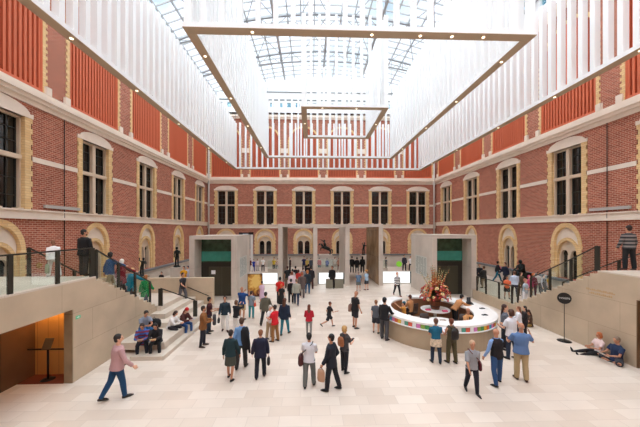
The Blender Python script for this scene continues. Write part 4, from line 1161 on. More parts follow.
def carry(info, where, kind, label, rgb, size=(.28, .11, .22), strap=True, strap_rgb=None):
    """a bag carried at a side, in a hand or on the back: a thing of its own"""
    s = info['s']; J = info['J']; T = info['T']; w, d, h = [v * s for v in size]
    if where in ('handL', 'handR'):
        wr = J['arm' + where[-1]][2]; f = J['arm' + where[-1]][3]; c = wr + f * .10 * s + Vector((0, 0, -h / 2 - .06 * s)); topp = wr + f * .10 * s
    elif where in ('sideL', 'sideR'):
        sd = -1 if where[-1] == 'L' else 1; c = T(sd * .25, -.05, -.02); topp = T(-sd * .02, 0, .545)
    elif where == 'lap': c = J['legL'][0].lerp(J['legR'][1], .55) + Vector((0, 0, .13 * s)); topp = c
    elif where == 'front': c = (J['armL'][2] + J['armR'][2]) / 2 + (J['armL'][3] + J['armR'][3]) * .055 * s; topp = c
    else: c = T(0, -.125 - size[1] * .55, .27); topp = T(0, -.05, .5)
    Rz = info['root'].matrix_basis
    t = thing(kind, label, {'phone': 'phone', 'booklet': 'booklet', 'tablet': 'tablet'}.get(kind, 'jacket' if kind == 'carried_jacket' else 'bag'), Rz @ c, info['root'].rotation_euler.z)
    mm = cmat(rgb, 'leather')
    m = MB()
    side = where in ('sideL', 'sideR', 'handL', 'handR')
    if kind in ('phone', 'booklet', 'tablet'):
        tilt = Matrix.Rotation(rad(35), 3, 'X'); vs = [tilt @ Vector((x, y, z)) for z in (-.006, .006) for x, y in ((-w / 2, -h / 2), (w / 2, -h / 2), (w / 2, h / 2), (-w / 2, h / 2))]
        if where.startswith('hand'): vs = [v + Vector((0, 0, h / 2 + .03)) for v in vs]
        m.add(vs, [(0, 1, 2, 3), (4, 5, 6, 7), (0, 1, 5, 4), (1, 2, 6, 5), (2, 3, 7, 6), (3, 0, 4, 7)]); m.build('body', mm, t, world=False); return t
    a, b = (d, w) if side else (w, d)
    m.loft([(0, 0, -h / 2), (0, 0, -h * .3), (0, 0, h * .25), (0, 0, h / 2)], [(a * .42, b * .42), (a * .5, b * .5), (a * .48, b * .47), (a * .3, b * .38)], 14, (1, 0, 0))
    m.build('body', mm, t, world=False)
    if strap and kind != 'carried_jacket':
        sm = cmat(strap_rgb or tuple(int(v * .6) for v in rgb), 'leather'); m = MB(); lp = topp - c
        if where.startswith('side'):
            sd = -1 if where[-1] == 'L' else 1; 
            q1 = T(-sd * .11, .10, .50) - c; q2 = T(-sd * .11, -.10, .50) - c; q3 = T(sd * .19, .13, .20) - c; q4 = T(sd * .19, -.13, .20) - c
            top0 = T(-sd * .12, 0, .545) - c
            m.loft([(0, b * .3, h * .4), q3, q1, top0, q2, q4, (0, -b * .3, h * .4)], [.012 * s] * 7, 6, (0, 0, 1))
        elif where.startswith('hand'):
            m.loft([(0, -b * .25, h * .42), lp + Vector((0, -.02 * s, 0)), lp + Vector((0, .02 * s, 0)), (0, b * .25, h * .42)], [.008 * s] * 4, 6, (1, 0, 0))
        else:
            for sd in (-1, 1):
                m.loft([(sd * .08 * s, d * .4, -h * .3), T(sd * .12, .09, .25) - c, T(sd * .11, .10, .45) - c, T(sd * .11, 0, .545) - c, (sd * .08 * s, d * .4, h * .4)], [.014 * s] * 5, 6, (1, 0, 0))
        m.build('strap', sm, t, world=False)
    return t

BLK = (30, 30, 34); DK = (50, 36, 28)
# ---- foreground and middle of the floor
a = person('man in a pale pink shirt and blue jeans striding past the left stair wall', 117, 334, 399, 0, 40, 'walk', ('short', (52, 40, 34)), ('shirt', (200, 164, 164)), ('jeans', (34, 84, 122)), (60, 50, 42), build=1.1, turn=25, legL=(-16, 14, 1), legR=(13, 6, 1), armL=(10, 14, 18, 0), armR=(14, 20, 28, 0))
carry(a, 'handL', 'phone', 'black phone in the left hand of the man in pink', BLK, (.08, .01, .15))
a = person('woman in a dark teal cardigan and grey green skirt walking away', 230.5, 330, 379, 0, 8, 'walk', ('bun', (48, 32, 26)), ('shirt', (34, 66, 72)), ('skirt', (84, 86, 76)), (24, 22, 22), skin='tan', legL=(8, 4, 2), legR=(-8, 10, 2), armL=(-6, 14, 14, 0), armR=(6, 14, 14, 0))
a = person('man in a light blue shirt and dark trousers with a jacket over his shoulder', 241.5, 318, 368, 0, 5, 'walk', ('short', (92, 62, 42)), ('shirt', (126, 164, 204)), ('trousers', (70, 68, 66)), (30, 26, 24), legL=(-8, 8, 2), legR=(8, 4, 2), armR=(-10, 12, 120, .3))
t = thing('carried_jacket', 'black jacket hanging from the shoulder of the man in light blue', 'jacket', W(a, a['T'](.14, -.14, .5)), a['root'].rotation_euler.z)
s = a['s']; m = MB(); m.loft([(0, .05, .02), (0.02, -.02, -.1 * s), (.03, -.02, -.4 * s), (.05, .0, -.72 * s)], [(.09, .05), (.15, .06), (.15, .06), (.12, .05)], 14); m.build('body', cmat((32, 32, 38)), t, world=False)
m = MB(); m.loft([(.10, -.03, -.1 * s), (.17, -.03, -.5 * s), (.19, -.03, -.82 * s)], [.05, .045, .04], 10); m.build('sleeve', cmat((32, 32, 38)), t, world=False)
a = person('man in a dark navy suit with a black bag, walking away alone', 260.5, 330, 377.5, 0, -6, 'walk', ('short', (150, 100, 64)), ('jacket', (36, 38, 66)), ('trousers', (34, 38, 54)), (24, 22, 22), build=1.06, legL=(-7, 8, 4), legR=(7, 4, 4), armL=(2, 16, 12, 0), armR=(4, 12, 10, 0))
carry(a, 'handR', 'handbag', 'black bag in the right hand of the man in the navy suit', BLK, (.34, .12, .24))
a = person('man in a white shirt and grey trousers with a round shoulder bag', 309, 333, 387, 0, 10, 'hold', ('short', (28, 24, 24)), ('shirt', (222, 222, 226)), ('trousers', (122, 126, 124)), (30, 24, 24), skin='tan', legL=(-5, 4, 2), legR=(12, 6, 4), sleeve=.6)
carry(a, 'sideL', 'shoulder_bag', 'dark red and black bag on the hip of the man in the white shirt', (92, 34, 34), (.34, .18, .32), strap_rgb=BLK)
a = person('man in a dark suit turned left, holding a brown paper bag', 331.5, 334, 390, 0, -62, 'stand', ('short', (24, 22, 22)), ('jacket', (34, 38, 54)), ('trousers', (32, 34, 44)), (22, 20, 20), skin='tan', armL=(10, 8, 20, 0), armR=(-22, 14, 60, 0), legL=(8, 4, 6), legR=(-12, 6, 4))
carry(a, 'handL', 'paper_bag', 'brown and white paper bag held by the man in the dark suit', (196, 160, 132), (.26, .1, .36))
a = person('woman with big curly blonde hair, grey top and black trousers', 344.5, 326, 372, 0, 50, 'hold', ('curly', (206, 168, 112)), ('tee', (84, 80, 82)), ('jeans', (34, 36, 46)), (40, 34, 30), skin='fair')
carry(a, 'back', 'backpack', 'tan leather backpack on the woman with curly blonde hair', (166, 110, 70), (.30, .16, .32))
carry(a, 'front', 'phone', 'dark phone in the hands of the curly blonde woman', BLK, (.08, .01, .15))
person('girl with long brown hair in a red top and grey leggings', 309, 304.5, 336, 0, 5, 'walk', ('long', (120, 72, 50)), ('shirt', (190, 34, 60)), ('leggings', (150, 148, 144)), (190, 180, 170), legL=(10, 6, 2), legR=(-8, 12, 2), armL=(10, 10, 60, .5), armR=(10, 10, 60, .5))
person('boy in a black t-shirt and dark shorts running to the right', 329, 300.5, 327.5, 0, 72, 'run', ('short', (112, 66, 46)), ('tee', (36, 36, 40)), ('shorts', (48, 48, 54)), (70, 66, 66), skin='tan')
a = person('bald man in a black t-shirt and shorts looking down', 355, 291, 328, 0, 62, 'stand', ('bald', DK), ('tee', (36, 36, 40)), ('shorts', (50, 52, 60)), (60, 50, 44), skin='tan', nod=20, build=1.12)
carry(a, 'sideL', 'shoulder_bag', 'grey brown satchel at the side of the bald man in black', (164, 132, 118), (.32, .14, .34))
person('boy in a grey top and shorts beside the man in black at the desk', 376, 300, 333, 0, 25, 'stand', ('short', (150, 106, 74)), ('tee', (104, 108, 116)), ('shorts', (70, 72, 80)), (40, 36, 34), skin='fair')
person('man in a black shirt and grey trousers leaning at the left end of the desk', 384.5, 296, 339.5, 0, 45, 'stand', ('short', (24, 22, 24)), ('shirt', (30, 30, 36)), ('trousers', (92, 92, 96)), (28, 26, 26), build=1.08, armR=(30, 10, 40, .3))
a = person('man in a tan brown jacket and dark jeans with a coat over his arm', 203, 306, 346.5, 0, 75, 'hold', ('short', (64, 44, 34)), ('jacket', (150, 104, 58)), ('jeans', (38, 44, 60)), (84, 66, 52), skin='tan', beard=1)
t = carry(a, 'front', 'carried_jacket', 'dark folded coat over the arm of the man in the tan jacket', (60, 60, 66), (.26, .16, .42))
person('man in a dark maroon shirt behind the man in the tan jacket', 209, 297, 333, 0, 70, 'hold', ('short', (44, 32, 28)), ('tee', (76, 28, 36)), ('jeans', (40, 60, 76)), (44, 40, 38), skin='tan')
a = person('person in a dark green blouse and white trousers facing the camera', 225, 296, 331, 0, 170, 'walk', ('short', (36, 30, 30)), ('shirt', (44, 66, 78)), ('trousers', (238, 236, 232)), (90, 50, 40), legL=(7, 4, 3), legR=(-6, 10, 2), skin='tan')
carry(a, 'handR', 'handbag', 'black handbag of the person in white trousers', BLK, (.34, .12, .2))
person('woman in a black top and pale trousers raising a camera', 236.5, 300, 333, 0, 20, 'photo', ('bob', (120, 84, 62)), ('shirt', (34, 34, 42)), ('trousers', (226, 222, 218)), (60, 54, 50))
a = person('bald man in a blue shirt and khaki shorts photographing the picture board', 242, 287, 319.5, 0, 20, 'photo', ('bald', DK), ('tee', (34, 84, 142)), ('shorts', (196, 174, 136)), (40, 36, 36), skin='tan', build=1.15)
a = person('woman in a grey top and teal trousers before the picture board', 251.5, 291, 318.5, 0, 12, 'stand', ('bun', (72, 50, 40)), ('tee', (146, 158, 168)), ('jeans', (64, 148, 156)), (200, 180, 170), build=1.02)
carry(a, 'sideR', 'shoulder_bag', 'orange red bag on the woman in teal trousers', (220, 92, 62), (.24, .1, .22))
person('woman in a pale lilac dress looking at the picture board', 262, 281, 303, 0, -40, 'stand', ('bun', (70, 44, 38)), ('dress', (214, 190, 208)), ('none', DK), (190, 170, 160), skin='tan')
person('man in an olive grey jacket and dark trousers seen from behind', 265.5, 292, 325, 0, 15, 'walk', ('short', (52, 38, 30)), ('jacket', (112, 108, 94)), ('trousers', (40, 38, 40)), (28, 26, 26), legL=(-16, 10, 3), legR=(10, 4, 3))
person('man in a bright red t-shirt standing before the left portal', 280, 277, 304, 0, 0, 'stand', ('short', (26, 24, 24)), ('tee', (212, 38, 34)), ('trousers', (44, 42, 44)), (40, 36, 36), skin='tan', build=1.12)
person('woman with orange hair in a long black dress behind the woman in navy', 281.5, 284, 309, 0, 20, 'stand', ('bob', (206, 104, 58)), ('dress', (40, 38, 40)), ('none', DK), (60, 56, 50))
person('woman in a navy blazer and teal jeans with very long brown hair', 284.5, 298, 335, 0, 20, 'walk', ('long', (104, 66, 46)), ('jacket', (40, 54, 78)), ('leggings', (58, 140, 156)), (70, 66, 54), legL=(-5, 8, 2), legR=(18, 6, 2), armR=(-22, 14, 50, 0))
a = person('man in a red polo shirt and brown trousers reading a leaflet', 275, 305, 341.5, 0, -60, 'hold', ('short', (34, 28, 26)), ('tee', (216, 36, 52)), ('trousers', (164, 122, 78)), (60, 44, 36), skin='tan', build=1.08)
a = person('grey-haired man in a white shirt and beige trousers holding a leaflet', 269.5, 305, 338, 0, 120, 'hold', ('short', (206, 200, 196)), ('tee', (236, 234, 232)), ('trousers', (186, 166, 136)), (60, 52, 46), nod=15)
carry(a, 'front', 'booklet', 'white leaflet held between the man in white and the man in red', (240, 238, 234), (.22, .01, .2))
# ---- crowd at the left portal
person('person in a pale grey sweater and blue jeans walking into the left portal', 296.5, 278, 305, 0, 0, 'walk', ('short', (150, 130, 110)), ('shirt', (172, 172, 160)), ('jeans', (44, 66, 92)), (150, 140, 130), build=1.1)
person('woman in black carrying a white bag at the crowd of the left portal', 291, 279, 303.5, 0, 5, 'stand', ('bun', (34, 28, 28)), ('shirt', (34, 32, 36)), ('trousers', (32, 32, 36)), (190, 180, 180))
person('person in a long taupe coat entering the left portal', 302, 270, 297, 0, 0, 'walk', ('bob', (176, 110, 76)), ('coat', (112, 96, 92)), ('trousers', (92, 84, 82)), (60, 52, 48))
person('fair-haired woman in a dark jacket and bright blue jeans at the left portal', 307.5, 270, 293.5, 0, 8, 'stand', ('bob', (196, 134, 84)), ('jacket', (46, 58, 68)), ('jeans', (44, 100, 140)), (50, 44, 40))
person('person in a white and pink blouse amid the crowd at the left portal', 292, 271.5, 295, 0, 0, 'stand', ('bob', (146, 84, 62)), ('shirt', (232, 216, 220)), ('trousers', (196, 184, 176)), (60, 52, 48), build=1.15)
person('man in black beside the left post of the left portal', 287.5, 266, 288.5, 0, -5, 'stand', ('short', (80, 46, 36)), ('tee', (34, 34, 38)), ('trousers', (120, 104, 90)), (60, 52, 48), skin='tan')
person('person in black and white passing under the left portal', 292.5, 268.5, 287, 0, 5, 'walk', ('short', (32, 28, 28)), ('shirt', (210, 206, 204)), ('trousers', (60, 58, 62)))
person('person in a black coat under the left portal', 295.5, 265.5, 286, 0, 0, 'walk', ('short', (26, 24, 24)), ('coat', (36, 34, 38)), ('trousers', (36, 36, 40)), build=1.15)
person('person in a red jumper under the left portal', 298.5, 269, 289, 0, 0, 'walk', ('bob', (92, 48, 36)), ('shirt', (190, 58, 56)), ('trousers', (80, 64, 64)))
person('person in grey deep inside the left portal', 303, 267, 286, 0, 0, 'walk2', ('short', (70, 50, 42)), ('shirt', (150, 148, 150)), ('trousers', (52, 54, 64)))
person('man in a black jacket deep inside the left portal, right side', 308.5, 263.5, 284, 0, 0, 'walk', ('short', (40, 32, 30)), ('jacket', (34, 34, 40)), ('trousers', (60, 56, 60)), build=1.1)
person('tall person in black close to the right post of the left portal', 311, 266, 289, 0, 5, 'stand', ('short', (46, 34, 32)), ('jacket', (40, 38, 44)), ('trousers', (92, 60, 56)))
def far(label, px, top, Y, **k):
    p = on_y(px, 260, Y); p.z = 0; h = EYE - (top - HY) * Y / F
    return person(label, px, top, 0, pos=p, h=min(1.95, max(1.45, h)), **k)
far('person in blue with arms raised far beyond the left portal', 304, 256, 33, face=180, pose='photo', hair=('short', DK), shirt=('shirt', (44, 58, 110)), legs=('trousers', (60, 62, 80)))
far('person in a yellow shirt and black trousers far beyond the left portal', 307.2, 257.5, 32.6, face=160, hair=('short', DK), shirt=('tee', (214, 190, 110)), legs=('trousers', BLK))
far('person in grey denim far beyond the left portal, right edge', 311, 257.5, 33, face=160, hair=('short', DK), shirt=('jacket', (88, 96, 110)), legs=('trousers', (60, 62, 80)))
far('slim person in dark clothes alone far beyond the left portal', 290, 257, 33, face=90, hair=('short', DK), shirt=('shirt', (70, 60, 62)), legs=('trousers', (60, 56, 60)))
far('person in a bright yellow top and dark trousers left of the left portal', 274, 256.5, 33, face=200, hair=('short', (120, 90, 60)), shirt=('tee', (236, 204, 60)), legs=('trousers', (60, 46, 44)))
far('person in pink standing beside the yellow-topped visitor, against the portal', 277.6, 258, 33.4, face=170, hair=('bob', DK), shirt=('tee', (214, 164, 150)), legs=('trousers', (130, 110, 110)))
far('person in a white shirt and dark trousers in the far left gap', 263, 257, 33, face=170, hair=('short', DK), shirt=('tee', (236, 234, 232)), legs=('trousers', (66, 66, 74)))
far('person in dark red right beside the flank of the left lift tower', 250.8, 257.5, 33, face=150, hair=('short', DK), shirt=('tee', (110, 40, 50)), legs=('trousers', (60, 60, 70)))
far('child in bright blue beyond the left lift tower', 253.6, 260, 33, face=180, hair=('short', DK), shirt=('tee', (48, 74, 176)), legs=('trousers', (56, 70, 150)))
far('person in white with dark hair beyond the left lift tower', 257.5, 259.5, 33.5, face=120, hair=('bob', DK), shirt=('tee', (232, 220, 222)), legs=('trousers', (190, 180, 180)))
far('person in a red jacket and jeans between the portals, leftmost', 319.3, 257.5, 33.2, face=20, hair=('short', DK), shirt=('jacket', (204, 50, 56)), legs=('jeans', (84, 120, 136)))
far('person in a pink and red jacket between the portals', 323.6, 257.5, 33.4, face=10, hair=('short', DK), shirt=('jacket', (212, 70, 96)), legs=('jeans', (70, 96, 110)))
far('person in a royal blue jacket between the portals', 327, 258, 33.2, face=10, hair=('short', DK), shirt=('jacket', (40, 66, 170)), legs=('jeans', (84, 120, 136)))
far('person in a white shirt between the portals, nearer the right one', 335, 257, 33.4, face=170, hair=('bob', (96, 66, 52)), shirt=('tee', (234, 228, 226)), legs=('trousers', (200, 184, 176)))
far('person in a light brown top against the right portal, between the portals', 339, 257.5, 33.2, face=180, hair=('bob', (110, 56, 44)), shirt=('tee', (196, 150, 130)), legs=('trousers', (140, 96, 84)))
person('attendant in a black suit standing at the grey bench block', 332.3, 264, 288.3, 0, 200, 'stand', ('short', (60, 50, 46)), ('jacket', (26, 26, 30)), ('trousers', (26, 26, 30)), (20, 20, 20), skin='tan')
far('person in black with a white bag deep in the right portal, leftmost', 352, 256, 31.5, face=10, hair=('short', DK), shirt=('shirt', (36, 34, 38)), legs=('trousers', (44, 42, 46)))
far('person in a black dress deep in the right portal, in the middle', 357, 257, 31.5, face=10, hair=('bob', DK), shirt=('coat', (40, 38, 42)), legs=('trousers', (60, 56, 60)))
far('person in dark clothes deep in the right portal, by the dark wall', 362.5, 256, 31.5, face=10, hair=('long', (30, 26, 26)), shirt=('jacket', (36, 36, 40)), legs=('trousers', (40, 40, 44)))
person('person in a blue grey shirt and grey shorts in front of the right portal', 358.5, 271.5, 291, 0, 10, 'stand', ('short', (160, 148, 140)), ('tee', (112, 136, 160)), ('shorts', (120, 124, 120)), (110, 70, 60), build=1.1, skin='tan')
person('person in a straw hat and pale blue shirt in front of the right portal', 366.5, 270, 290, 0, -40, 'stand', ('short', (190, 150, 110)), ('tee', (176, 202, 222)), ('shorts', (60, 64, 74)), (120, 70, 60), hat=(224, 176, 110), build=1.05)
a = person('woman in a black and white striped top walking towards the desk', 397, 271.5, 295.5, 0, 175, 'walk', ('short', (196, 130, 100)), ('shirt', stripes('bold_stripe', (236, 234, 232), (30, 30, 34), 8.5)), ('jeans', (30, 30, 36)), (130, 60, 50))
far('person in a grey shirt right of the right portal', 386, 257, 33, face=90, hair=('short', DK), shirt=('tee', (120, 122, 132)), legs=('trousers', (150, 140, 130)))
far('person in dark blue standing behind the green disc', 404.3, 254.5, 33, face=180, hair=('short', DK), shirt=('shirt', (54, 56, 72)), legs=('trousers', (56, 56, 66)))
far('person in white against the right lift tower, behind the partition', 410.5, 256, 33, face=180, hair=('short', (170, 130, 100)), shirt=('tee', (238, 236, 236)), legs=('trousers', (70, 70, 80)))
# ---- around the desk
floral = mat('floral_wrap', (206, 186, 160), 0.9, noise=0.35, scale=14)
person('person in a teal shirt with a patterned wrap round the hips at the desk', 436, 318.5, 363, 0, 5, 'hold', ('short', (110, 72, 52)), ('tee', (30, 112, 140)), ('jeans', (44, 60, 82)), (40, 36, 36), waist=floral, skin='tan')
a = person('person in an olive top and olive trousers beside the teal-shirted one', 451.5, 318.5, 363, 0, -12, 'hold', ('short', (130, 76, 50)), ('vest', (96, 86, 62)), ('trousers', (98, 90, 62)), (50, 44, 40), skin='tan')
carry(a, 'back', 'backpack', 'dark backpack of the person in olive at the desk', (52, 48, 46), (.32, .16, .40))
carry(a, 'front', 'booklet', 'white map held open over the desk by the person in olive', (236, 236, 240), (.34, .01, .3))
tan_shirt = (204, 152, 106)
p = Vector((5.35, 14.75, .5))
person('clerk in a tan shirt seated at the left inside the round desk', 411, 296, 0, pos=p, h=1.72, face=-35, pose='sit', hair=('short', (96, 58, 40)), shirt=('shirt', tan_shirt), legs=('trousers', (44, 40, 44)))
p = on_z(401.5, 313, .62); p.z = 0
person('child in an orange top and teal cap waving from inside the desk', 401.5, 298, 0, pos=(4.55, 13.55, 0.0), h=1.4, face=-60, pose='wave', hair=('short', DK), shirt=('tee', (216, 160, 80)), legs=('trousers', (40, 40, 46)), hat=(60, 120, 140), brim=0)
person('clerk in a tan shirt bending over the right counter of the desk', 464, 294, 0, pos=(7.22, 13.85, 0), h=1.8, face=80, pose='lean', hair=('short', (46, 32, 28)), shirt=('shirt', tan_shirt), legs=('trousers', (36, 34, 40)), lean=42)
a = person('clerk in a tan shirt and dark tie seated facing out at the desk', 466, 308, 0, pos=(6.95, 12.3, .5), h=1.74, face=170, pose='sit', hair=('bald', DK), shirt=('shirt', (214, 164, 112)), legs=('trousers', (44, 40, 44)), skin='tan')
m = MB(); T = a['T']; m.loft([T(0, .118, .47), T(0, .15, .30), T(0, .145, .1)], [(.02, .008), (.035, .01), (.03, .008)], 8, (1, 0, 0)); m.build('tie', cmat((36, 28, 30)), a['root'], world=False)
# ---- right foreground
a = person('older woman in a light grey cardigan and dark trousers walking forward', 472, 340, 393, 0, 185, 'walk', ('short', (206, 178, 150)), ('tee', (164, 166, 170)), ('jeans', (38, 42, 58)), (60, 58, 60), skin='tan', sleeve=.8, legL=(12, 6, 1), legR=(-10, 14, 1))
carry(a, 'sideL', 'shoulder_bag', 'dark red handbag of the woman in the grey cardigan', (104, 32, 40), (.3, .12, .28), strap_rgb=(120, 40, 44))
a = person('bald man in a black waistcoat with blue sleeves and jeans', 497, 329, 384, 0, -12, 'walk', ('bald', DK), ('vest', (36, 28, 32)), ('jeans', (54, 92, 136)), (30, 24, 24), skin='tan', build=1.14, under=(142, 172, 214), legL=(-8, 8, 12), legR=(8, 4, 10), armL=(6, 16, 20, 0), armR=(20, 14, 50, .1))
carry(a, 'handR', 'booklet', 'folded white paper held by the bald man in the waistcoat', (232, 236, 244), (.18, .01, .24))
person('man in a mid blue shirt and beige trousers, hand raised to his ear', 521, 323, 380, 0, 15, 'phone', ('fringe', (176, 164, 152)), ('tee', (110, 138, 178)), ('trousers', (190, 170, 134)), (90, 70, 56), skin='tan', build=1.14, armL=(24, 20, 60, .4), legL=(3, 3, 1), legR=(-4, 5, 1))
person('woman with long dark brown hair and a grey top near the desk', 504, 304.5, 349, 0, 120, 'hold', ('long', (72, 42, 34)), ('tee', (118, 122, 132)), ('jeans', (36, 40, 56)), (40, 38, 40))
person('woman in a white t-shirt and jeans seen from behind near the desk', 511.5, 309, 359, 0, -20, 'hold', ('bob', (96, 64, 46)), ('tee', (226, 226, 230)), ('jeans', (46, 58, 80)), (40, 38, 40), build=1.12)
person('woman in a white shirt standing behind the woman in the white t-shirt', 519, 306.5, 339, 0, -60, 'hold', ('long', (140, 88, 62)), ('shirt', (230, 230, 234)), ('jeans', (70, 76, 92)), (60, 52, 50))
person('dark-haired woman in black nearest the right stair wall', 525, 306, 337, 0, -70, 'hold', ('long', (36, 28, 28)), ('shirt', (50, 44, 48)), ('trousers', (46, 44, 50)), (40, 38, 40))
p = on_z(533, 326.5, 0)
person('woman with brown hair in olive sitting on the floor by the right stair wall', 532, 311, 0, pos=(min(p.x, 11.05), p.y, 0), h=1.62, face=-75, pose='floor', hair=('long', (84, 52, 40)), shirt=('tee', (84, 62, 46)), legs=('trousers', (150, 124, 70)), shoe=(150, 124, 80), skin='tan', legL=(70, 60, 5), legR=(60, 70, 5))
a = person('woman in a pale pink t-shirt sitting on the floor, legs stretched out', 600, 333, 0, pos=(11.27, 10.62, 0), h=1.66, face=-78, pose='floor', hair=('bob', (190, 116, 66)), shirt=('tee', (240, 218, 214)), legs=('leggings', (34, 32, 38)), shoe=(40, 36, 40), skin='tan', lean=-4, nod=14)
a = person('man in a navy t-shirt and shorts sitting cross-legged by the right wall', 611, 336, 0, pos=(11.27, 9.98, 0), h=1.8, face=-85, pose='cross', hair=('short', (150, 130, 112)), shirt=('tee', (42, 62, 96)), legs=('shorts', (70, 72, 80)), shoe=(50, 48, 52), skin='tan', build=1.12, lean=-4, nod=16)
t = carry(a, 'front', 'booklet', 'open booklet on the lap of the man sitting in navy', (214, 208, 200), (.3, .01, .22))
# ---- left landing and stair
a = person('person in white with a pale bag on the left landing', 54, 242.5, 277, LZ, -55, 'walk', ('bald', DK), ('shirt', (236, 232, 230)), ('trousers', (232, 226, 222)), (190, 180, 176), skin='brown', pos=on_z(54, 277, LZ), nod=14, h=1.38, lean=10)
carry(a, 'handL', 'handbag', 'grey green cloth bag carried by the person in white', (156, 164, 140), (.28, .14, .4))
a = person('man in a black leather jacket standing at the top of the left stair', 84, 229.5, 275.5, LZ, 12, 'stand', ('short', (26, 22, 22)), ('jacket', (32, 30, 32)), ('trousers', (76, 72, 72)), (30, 28, 28), skin='tan', build=1.12, turn=35, beard=1, pos=on_z(84, 275.5, LZ))
carry(a, 'handR', 'plastic_bag', 'pale blue and white carrier bag by the man in the black jacket', (206, 222, 232), (.24, .12, .3))
def on_stair(label, px, top, xx, **k):
    q = on_x(px, 280, xx); i = int((q.y - 10.15) / .31); z = LZ - (i + 1) * (LZ - 1.12) / 13
    t_ = q.y * math.cos(YAW) + q.x * math.sin(YAW); h = (EYE - (top - HY) * t_ / F) - z
    return person(label, px, top, 0, pos=(xx, q.y, z), h=min(1.9, max(1.05, h)), **k)
on_stair('visitor with curly dark hair in a blue denim jacket and beige trousers', 110, 250, -8.15, face=25, pose='walk', hair=('curly', (40, 28, 26)), shirt=('jacket', (44, 92, 140)), legs=('trousers', (176, 156, 128)), skin='tan', armR=(50, 20, 20, 0))
on_stair('white-haired visitor in a dark red coat going down the left stair', 121.5, 257, -8.15, face=15, pose='walk', hair=('bob', (232, 226, 216)), shirt=('coat', (150, 34, 50)), legs=('trousers', (60, 40, 46)), armR=(50, 20, 20, 0))
on_stair('fair-haired visitor in a turquoise jacket on the left stair', 132, 266, -8.15, face=20, pose='walk', hair=('bob', (222, 186, 140)), shirt=('coat', (32, 160, 186)), legs=('trousers', (56, 52, 56)), armR=(50, 20, 20, 0))
on_stair('visitor in a bright green coat lowest on the left stair', 145.5, 273, -8.1, face=5, pose='walk', hair=('bob', (176, 120, 76)), shirt=('coat', (34, 156, 92)), legs=('trousers', (44, 64, 92)))
p = on_y(161.5, 276, 20.6); person('person in black behind the long stone parapet', 161.5, 273, 0, pos=(p.x, 20.6, .63), h=1.25, face=180, hair=('short', BLK), shirt=('shirt', BLK))
p = on_y(184.5, 276, 20.4); person('person in a yellow top behind the long stone parapet', 184.5, 265, 0, pos=(p.x, 20.3, .63), h=1.7, face=180, hair=('short', DK), shirt=('tee', (236, 184, 50)))
p = on_y(187.8, 276, 21.0); person('person in a white and blue top behind the long stone parapet', 188, 265, 0, pos=(p.x, 21.0, .63), h=1.62, face=180, hair=('short', (30, 40, 100)), shirt=('tee', (224, 228, 244)))
person('man in a dark top and grey trousers walking down the seating steps', 182.5, 272.5, 0, pos=(on_z(182.5, 302.5, .66).x, on_z(182.5, 302.5, .66).y, .66), h=1.8, face=110, pose='walk', hair=('short', (44, 32, 28)), shirt=('tee', (54, 52, 58)), legs=('trousers', (110, 108, 114)), skin='tan', armR=(30, 14, 40, 0), legL=(18, 10, 2), legR=(-12, 16, 2))
# ---- sitting on the steps
def seat(label, px, py, z, face, **k):
    q = on_z(px, py, z); q.z = z
    return person(label, px, 0, 0, pos=q, face=face, **k)
seat('man in a grey t-shirt and jeans sitting highest on the left steps', 143.5, 330, .66, 130, pose='sitread', h=1.76, hair=('short', (36, 28, 26)), shirt=('tee', (150, 158, 172)), legs=('jeans', (44, 110, 156)), shoe=(60, 60, 60), skin='tan')
q = on_z(155, 327, .66)
t = thing('backpack', 'black bag standing beside the seated man in the grey t-shirt', 'bag', (q.x, q.y, .66))
m = MB(); m.loft([(q.x, q.y, .665), (q.x, q.y, .8), (q.x, q.y, .95), (q.x, q.y, 1.02)], [(.24, .12), (.27, .15), (.25, .13), (.15, .07)], 14); m.build('body', cmat((34, 34, 36)), t)
m = MB(); m.loft([(q.x - .1, q.y - .05, 1.0), (q.x, q.y - .06, 1.12), (q.x + .1, q.y - .05, 1.0)], [.012] * 3, 6); m.build('strap', cmat(BLK), t)
a = seat('person in a blue and red jacket reading on the lower left step', 143.5, 342.5, .43, 160, pose='sitread', h=1.7, hair=('short', (52, 34, 30)), shirt=('jacket', stripes('blue_red', (50, 96, 170), (120, 44, 64), 7.5)), legs=('jeans', (34, 38, 52)), shoe=(70, 50, 44), skin='tan')
carry(a, 'front', 'booklet', 'small booklet read by the person in blue and red', (196, 170, 150), (.2, .01, .16))
a = seat('person with long dark hair in a black jacket reading on the lower left step', 157, 342, .43, 165, pose='sitread', h=1.68, hair=('long', (46, 34, 30)), shirt=('jacket', (38, 36, 40)), legs=('jeans', (30, 32, 38)), shoe=(80, 130, 140), skin='tan')
carry(a, 'front', 'booklet', 'cream booklet read by the person in the black jacket', (226, 200, 150), (.2, .01, .16))
seat('dark-haired woman in a white top sitting on the step edge', 170, 329, .43, 95, pose='sitread', h=1.66, hair=('bob', (70, 46, 40)), shirt=('shirt', (236, 232, 228)), legs=('trousers', (60, 56, 60)), shoe=(200, 190, 186), skin='fair')
a = seat('woman in a red hat and rust scarf sitting on the step edge, reading', 182, 325, .43, 110, pose='sitread', h=1.66, hair=('long', (140, 64, 44)), shirt=('jacket', (96, 52, 46)), legs=('jeans', (54, 96, 150)), shoe=(220, 216, 212), hat=(206, 36, 44), brim=0)
carry(a, 'front', 'booklet', 'pale magazine on the lap of the woman in the red hat', (200, 208, 220), (.26, .01, .2))
